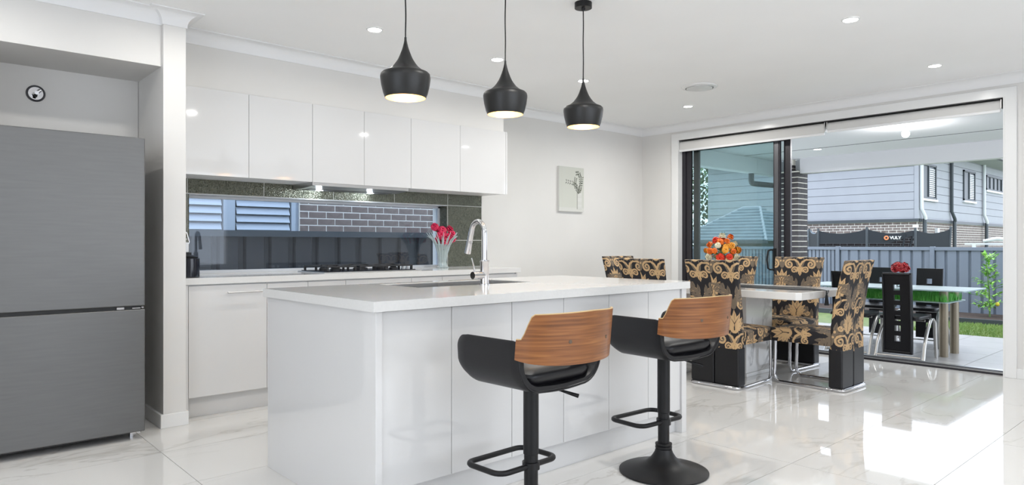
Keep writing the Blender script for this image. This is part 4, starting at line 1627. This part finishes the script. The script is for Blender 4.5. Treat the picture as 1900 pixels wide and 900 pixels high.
# ------------------------------------------------------------------ garden, lawn, fence
struct('lawn_ground', M().box(10.88, 12.72, -3, 14, -.6, -.125).box(12.72, 42, -8, 30, -.9, -.5).box(-8, 7.1, 6.0, 9.0, -.6, -.3), W['grassg'])
gm = M()
gr = random.Random(4)
for k in range(9000):
    x = gr.uniform(10.9, 12.7)
    y = gr.uniform(1.6, 3.6)
    h_ = gr.uniform(.02, .05)
    a = gr.uniform(0, 2 * PI)
    dx, dy = math.cos(a), math.sin(a)
    gm.add([(x - dx * .005, y - dy * .005, -.125), (x + dx * .005, y + dy * .005, -.125), (x + gr.uniform(-.02, .02), y + gr.uniform(-.02, .02), -.125 + h_)], [(0, 1, 2)])
g_ = obj('lawn_grass', gm, W['grass'], fix=False)
tag(g_, 'short green lawn between the patio and the garden bed', 'grass')
g_['kind'] = 'stuff'
struct('garden_bed', M().box(12.80, 13.98, -3, 14, -.5, -.06), W['soil'])
t = thing('garden_edging', 'dark timber edging along the garden bed', 'edging', (12.76, 3, -.13))
obj('sleeper', M().box(-.04, .04, -4, 1.2, -.05, .085), W['char'], t)
obj('sleeper', M().box(-.04, .04, 1.21, 8, -.05, .085), W['char'], t)

fence = thing('steel_fence', 'slate blue ribbed steel fence behind the garden bed', 'fence', (14.0, 5.0, -.12))
FZ = 1.21
posts = [-2.4, .1, 2.45, 4.10, 5.78, 8.1, 10.4, 12.8]
for i in range(len(posts) - 1):
    a, b = posts[i] - 5, posts[i + 1] - 5
    pitch = .17 if i != 4 else .075
    n = int((b - a) / pitch)
    v = []
    prof = []
    for k in range(n):
        y = a + (b - a) * k / n
        p_ = (b - a) / n
        prof += [(y, 0), (y + p_ * .70, 0), (y + p_ * .78, .03), (y + p_ * .92, .03)]
    prof.append((b, 0))
    for y, dx in prof:
        v.append((dx, y, 0))
        v.append((dx, y, FZ - .02))
    f = [(2 * k, 2 * k + 2, 2 * k + 3, 2 * k + 1) for k in range(len(prof) - 1)]
    o = obj('sheet', M().add(v, f), W['fence'], fence, fix=False)
    sl = o.modifiers.new('solid', 'SOLIDIFY')
    sl.thickness = .004
    obj('top_rail', M().box(-.03, .035, a, b, FZ - .06, FZ), W['fence'], fence, bevel=.004)
for p_ in posts:
    obj('post', M().box(-.045, .045, p_ - 5.035, p_ - 4.965, -.1, FZ + .01), W['fence'], fence, bevel=.004)

# lemon plant
t = thing('lemon_tree', 'young leafy lemon tree in the garden bed against the fence', 'plant', (13.45, 3.10, -.06))
sm, lm, l2 = M(), M(), M()
pr_ = random.Random(9)
stem = [(0, 0, -.02), (.01, .0, .2), (0, .01, .45), (-.02, .03, .75), (-.01, .05, 1.0)]
sm.tube(stem, [.014, .012, .010, .007, .003], 7)
for k in range(46):
    z = pr_.uniform(.14, 1.0)
    a = pr_.uniform(0, 2 * PI)
    rad = .30 * max(.18, 1 - abs(z - .35) * 1.25)
    if z > .6:
        rad = .09
    bx = Vector((rad * math.cos(a), rad * math.sin(a), z + .06))
    s0 = Vector((0, .02 * z, z - .02))
    sm.tube([s0, bx], .003, 4)
    for q in range(9):
        tt = .2 + .8 * q / 8
        p = s0.lerp(bx, tt)
        leaf(lm, p, (math.cos(a + pr_.uniform(-1.3, 1.3)), math.sin(a + pr_.uniform(-1.3, 1.3)), pr_.uniform(-.5, .8)), pr_.uniform(.06, .10), .020)
obj('trunk', sm, W['stem'], t, smooth=True)
o = obj('foliage', lm, W['leaf'], t, fix=False)
o['kind'] = 'stuff'
obj('lemon', M().ball((-.06, -.12, .22), .03, 10, 7, 1.2), mat('yellow_lemon', (.7, .6, .05), .5), t, smooth=True)

# ------------------------------------------------------------------ neighbour house
HX, HY = 24.2, 7.5
HT = 4.22
h = thing('neighbour_house', 'pale weatherboard two-storey house with brick below, behind the fence', 'house', (HX, HY, -.5))
ox, oy, oz = HX, HY, -.5
HL, HW = 12.5, 7.6


def hb(name, mt, x0, x1, y0, y1, z0, z1, parent=h, **k):
    return obj(name, M().box(x0 - ox, x1 - ox, y0 - oy, y1 - oy, z0 - oz, z1 - oz), mt, parent, **k)


core = hb('wall_core', W['clads'], HX + .02, HX + HL, HY + .02, HY + HW, 1.93, HT + .1)
bd = .276
for k in range(9):
    z0 = 2.0 + k * bd
    z1 = min(z0 + bd - .016, HT + .05)
    hb('board', W['clad'], HX, HX + .02, HY + .12, HY + HW, z0, z1)
    hb('board', W['clad'], HX + .12, HX + HL, HY, HY + .02, z0, z1)
hb('board', W['clad'], HX, HX + .02, HY + .12, HY + HW, 1.96, 1.996)
hb('board', W['clad'], HX + .12, HX + HL, HY, HY + .02, 1.96, 1.996)
hb('corner_board', W['clad'], HX - .012, HX + .11, HY - .012, HY + .11, 1.96, HT)
obj('belt_rail', M().box(-.03, .1, 0, HW, 1.86 + .5, 1.96 + .5).box(.1, HL, -.03, .1, 1.86 + .5, 1.96 + .5), W['char'], h)
# brick ground floor: real brick geometry, joined
hb('mortar_wall', W['mortar2'], HX + .038, HX + HL, HY + .038, HY + 5.2, -.5, 1.86)
bmm = M()
for c in range(17):
    z = 1.86 - (c + 1) * .0862 + .5
    for k in range(22):
        y = -.0 + k * .24 + (c % 2) * .12
        if y + .23 > 5.2:
            continue
        bmm.box(.035, .06, y + .05, y + .275, z, z + .072)
    for k in range(51):
        x = k * .24 + (c % 2) * .12
        bmm.box(x + .05, x + .275, .035, .06, z, z + .072)
o = obj('brickwork', bmm, W['brick2'], h, fix=False)
o['kind'] = 'stuff'
# windows
for (x0, x1, z0, z1, mull) in ((24.42, 25.86, 2.62, 3.76, 1), (28.95, 30.38, 2.74, 3.86, 1), (31.92, 34.25, 3.28, 3.87, 2)):
    fr = M()
    e = .06
    for (a, b, c, d) in ((x0, x1, z0, z0 + e), (x0, x1, z1 - e, z1), (x0, x0 + e, z0, z1), (x1 - e, x1, z0, z1)):
        fr.box(a - ox, b - ox, -.05, .03, c - oz, d - oz)
    nmu = mull + 1 if mull == 1 else 4
    for q in range(1, nmu):
        xm = x0 + (x1 - x0) * q / nmu
        fr.box(xm - .03 - ox, xm + .03 - ox, -.04, .03, z0 - oz, z1 - oz)
    wi = obj('window', fr, W['char'], h)
    hb('pane', W['winglass'], x0 + e, x1 - e, HY - .012, HY - .004, z0 + e, z1 - e, wi)
    hb('sill', W['white'], x0 - .08, x1 + .08, HY - .07, HY + .02, z0 - .07, z0, wi)
    if mull == 1:
        lm_ = M()
        xm = (x0 + x1) / 2
        nsl = 14
        for q in range(nsl):
            z = z0 + .1 + (z1 - z0 - .2) * q / nsl
            lm_.box(xm + .06 - ox, x1 - .1 - ox, -.026, -.014, z - oz, z + .035 - oz)
        obj('blind_slats', lm_, W['white'], wi)
# downpipes
for (x, c_, low) in ((HX + .10, 'white', 'char'), (27.4, 'char', 'char'), (31.45, 'white', 'char')):
    obj('downpipe', M().tube([(x - ox, -.07, HT - oz), (x - ox, -.07, 2.28 - oz), (x + .16 - ox, -.12, 2.03 - oz), (x + .20 - ox, -.12, 1.94 - oz)], .055, 10), W[c_], h, smooth=True)
    obj('downpipe', M().tube([(x + .20 - ox, -.10, 1.96 - oz), (x + .20 - ox, -.10, .2)], .06, 10), W[low], h, smooth=True)
hb('meter_box', W['white'], 25.95, 26.15, HY - .05, HY + .05, 1.42, 1.68)
# eaves and roof
hb('soffit', W['clad'], HX - .5, HX + HL, HY - .85, HY + HW + .3, HT, HT + .05)
hb('gutter', W['char'], HX - .55, HX + HL, HY - .98, HY - .85, HT, HT + .16)
hb('gutter', W['char'], HX - .63, HX - .5, HY - .98, HY + HW + .3, HT, HT + .16)
rf = M()
a, b, c, d = -.6, HL, -.95, HW + .35
zt = HT + .1 + .5
rf.add([(a, c, zt), (b, c, zt), (b, d, zt), (a, d, zt), (a + 4, (c + d) / 2, zt + .45), (b - 2, (c + d) / 2, zt + .45)], [(0, 1, 5, 4), (1, 2, 5), (2, 3, 4, 5), (3, 0, 4), (0, 3, 2, 1)])
obj('roof', rf, W['roof'], h)

# low hip-roofed house seen through the glass
h2 = thing('low_house', 'low house with a ribbed grey hip roof beyond the fence, seen through the door glass', 'house', (18.5, 10.7, -.5))
obj('wall', M().box(.4, 3.8, -.7, 1.6, 0, 1.75), W['clads'], h2)
v = [(-.1, -1.1, 1.74), (4.2, -1.1, 1.74), (4.2, 2.0, 1.74), (-.1, 2.0, 1.74), (1.9, .15, 2.82), (1.9, .75, 2.82)]
# each tiled course as a step
rc_ = M()
N_ = 11
for k in range(N_):
    s0, s1 = k / N_, (k + 1) / N_
    def lerp(p, q, s):
        return tuple(p[i] + (q[i] - p[i]) * s for i in range(3))
    A0, B0 = lerp(v[0], v[4], s0), lerp(v[3], v[5], s0)
    A1, B1 = lerp(v[0], v[4], s1), lerp(v[3], v[5], s1)
    up = .045
    C0, C1 = lerp(v[1], v[4], s0), lerp(v[1], v[4], s1)
    rc_.add([(A0[0], A0[1], A0[2] + up), (B0[0], B0[1], B0[2] + up), B1, A1, A0, B0], [(0, 1, 2, 3), (4, 5, 1, 0)])
    rc_.add([(A0[0], A0[1], A0[2] + up), (C0[0], C0[1], C0[2] + up), C1, A1, A0, C0], [(0, 1, 2, 3), (4, 5, 1, 0)])
    D0, D1 = lerp(v[2], v[5], s0), lerp(v[2], v[5], s1)
    rc_.add([B0, D0, D1, B1], [(0, 1, 2, 3)])
rc_.add(v, [(1, 2, 5, 4)])
obj('roof', rc_, W['roof'], h2, fix=False)
obj('hip_cap', M().tube([v[0], v[4]], .04, 6).tube([v[3], v[5]], .04, 6).tube([v[4], v[5]], .04, 6), W['clad'], h2)
obj('gutter', M().box(-.18, -.08, -1.15, 2.0, 1.66, 1.76), W['char'], h2)

# trampoline behind the fence
t = thing('trampoline', 'black trampoline net with a round logo behind the steel fence', 'trampoline', (17.0, 6.3, -.4))
ox2, oy2, oz2 = 17.0, 6.3, -.4
yl, yr = 8.2, 4.93
pl = [(17.6, 8.0, 1.50), (17.0, 7.5, 1.48), (16.9, 6.32, 1.50), (17.3, 5.42, 1.47), (18.0, 4.90, 1.50)]


def rel(p):
    return (p[0] - ox2, p[1] - oy2, p[2] - oz2)


for i, p in enumerate(pl):
    obj('pole', M().tube([rel((p[0], p[1] + (.0 if i < 4 else .12), -.4)), rel((p[0], p[1], p[2] + .05))], .028, 8), W['char'], t, smooth=True)
nm, nb = M(), M()
for i in range(4):
    a, b = pl[i], pl[i + 1]
    n = 10
    vt, vb, vm = [], [], []
    for k in range(n + 1):
        s = k / n
        sag = .09 * 4 * s * (1 - s)
        x = a[0] + (b[0] - a[0]) * s
        y = a[1] + (b[1] - a[1]) * s
        z = a[2] + (b[2] - a[2]) * s - sag
        vt.append(rel((x, y, z)))
        hm_ = 1.16 if i in (1, 2) else .2
        if i == 2:
            hm_ = 1.16 + .12 * max(0, s - .45) / .55 * 1.6
        vm.append(rel((x, y, min(z - .01, hm_))))
        vb.append(rel((x, y, .2)))
    nb.add(vt + vm, [(k, k + 1, n + 2 + k, n + 1 + k) for k in range(n)])
    if i in (1, 2):
        nm.add(vm + vb, [(k, k + 1, n + 2 + k, n + 1 + k) for k in range(n)])
obj('band', nb, W['netband'], t, fix=False)
obj('net', nm, W['net'], t, fix=False)
obj('strap', M().tube([rel((17.22, 5.60, 1.38)), rel((17.2, 5.68, .9))], .02, 6).tube([rel((17.3, 5.46, 1.4)), rel((17.25, 5.55, .9))], .02, 6), W['netband'], t)
# round logo and word on the band
a, b = Vector(rel(pl[2])), Vector(rel(pl[3]))
dd = (b - a)
dd.z = 0
dd.normalize()
nn = Vector((dd.y, -dd.x, 0))
if nn.x > 0:
    nn = -nn
cc = a + dd * .40 + nn * .03
cc.z = 1.29 - oz2
rm = Matrix((dd, Vector((0, 0, 1)), nn)).transposed()
obj('logo_ring', M().lathe([(.022, 0), (.052, 0), (.052, .006), (.022, .006), (.022, 0)], 24, cc, cap=False, rot=rm), W['logoo'], t)
fc = bpy.data.curves.new('logo_text', 'FONT')
fc.body = 'VULY'
fc.size = .095
fc.extrude = .003
fc.offset = .003
fo = bpy.data.objects.new('tmp', fc)
COL.objects.link(fo)
dg = bpy.context.evaluated_depsgraph_get()
fme = bpy.data.meshes.new_from_object(fo.evaluated_get(dg))
bpy.data.objects.remove(fo)
fme.name = 'logo_text'
fme.materials.clear()
fme.materials.append(W['logow'])
fo = bpy.data.objects.new('logo_text', fme)
COL.objects.link(fo)
fo.parent = t
fo.location = cc + dd * .07 - Vector((0, 0, .03)) + nn * .004
fo.rotation_euler = rm.to_euler()
t = thing('white_tarp', 'folded white cover lying behind the fence at the right', 'cover', (17.5, 4.0, 1.18))
obj('sheet', M().tube([(0, .15, .03), (0, -.1, .08), (.1, -.5, .03), (.2, -.9, .08)], [.03, .045, .04, .03], 8), W['white'], t, smooth=True)
obj('frame', M().box(0, .1, -.9, .5, -.05, -.01).box(0, .06, -.8, -.74, -1.68, -.05).box(0, .06, .3, .36, -1.68, -.05), W['white'], t)

# tree beyond
for (x, y, z, r, lab) in ((30, 20.2, 3.4, 3.4, 'green tree beyond the low roof seen through the door glass'), (44, 9, 4.6, 1.9, 'green tree top above the pale house roof')):
    t = thing('tree', lab, 'tree', (x, y, -.5))
    tr_ = random.Random(int(x))
    lm = M()
    for k in range(7000):
        d = Vector((tr_.gauss(0, 1), tr_.gauss(0, 1), tr_.gauss(0, 1))).normalized() * r * tr_.uniform(.6, 1) ** .5
        leaf(lm, (d.x, d.y, z + d.z * .9), (tr_.gauss(0, 1), tr_.gauss(0, 1), tr_.gauss(0, 1)), .26, .09)
    obj('foliage', lm, W['tree'], t, fix=False)['kind'] = 'stuff'
    obj('trunk', M().tube([(0, 0, 0), (0, 0, z)], [.25, .12], 8), W['bark'], t)

# ------------------------------------------------------------------ outside the kitchen window
f2 = thing('dark_fence', 'dark steel fence close outside the kitchen window', 'fence', (2.5, 6.6, -.3))
v = []
prof = []
for k in range(30):
    x = -3 + k * .25
    prof += [(x, 0), (x + .17, 0), (x + .19, .035), (x + .23, .035)]
for x, dy in prof:
    v += [(x, dy, 0), (x, dy, 1.54)]
o = obj('sheet', M().add(v, [(2 * k, 2 * k + 2, 2 * k + 3, 2 * k + 1) for k in range(len(prof) - 1)]), W['fence2'], f2, fix=False)
obj('top_rail', M().box(-3, 4.5, -.03, .04, 1.52, 1.58), W['char'], f2)
nh = thing('side_house', 'brick wall of the neighbouring house outside the kitchen window', 'house', (4.5, 8.05, -.3))
obj('mortar_wall', M().box(-.80, 3.6, .004, .2, 0, 3.6), W['mortar2'], nh)
obj('pale_wall', M().box(-5.5, -.80, .03, .2, 0, 3.6), W['louvre'], nh)
bk = mesh_of('brick', M().box(-.113, .113, -.002, .03, 0, .071), W['brick2'])
for c in range(10):
    z = 1.52 + c * .0862
    for k in range(17):
        o = bpy.data.objects.new('brick', bk)
        COL.objects.link(o)
        o.parent = nh
        o.location = (-.675 + k * .24 + (c % 2) * .12, 0, z)
    if c % 2:
        obj('brick', M().box(-.788, -.683, -.002, .03, z, z + .071), W['brick2'], nh)
gp = obj('shutter_frame', M().box(-5.5, -5.42, -.04, .02, 1.3, 3.2).box(-1.73, -1.60, -.05, .02, 1.3, 3.2).box(-.92, -.87, -.05, .02, 1.3, 3.2), W['louvre'], nh)
for (x0, x1) in ((-5.4, -1.75), (-1.58, -.94)):
    for c in range(19):
        z = 1.34 + c * .092
        obj('shutter_slat', M().add([(x0, -.05, z), (x1, -.05, z), (x1, -.01, z + .08), (x0, -.01, z + .08), (x0, -.04, z - .006), (x1, -.04, z - .006), (x1, .0, z + .074), (x0, .0, z + .074)],
                                    [(0, 1, 2, 3), (4, 7, 6, 5), (0, 4, 5, 1), (3, 2, 6, 7), (0, 3, 7, 4), (1, 5, 6, 2)]), W['louvre'], nh)
    obj('shutter_back', M().box(x0, x1, .012, .02, 1.3, 3.2), W['char'], nh)
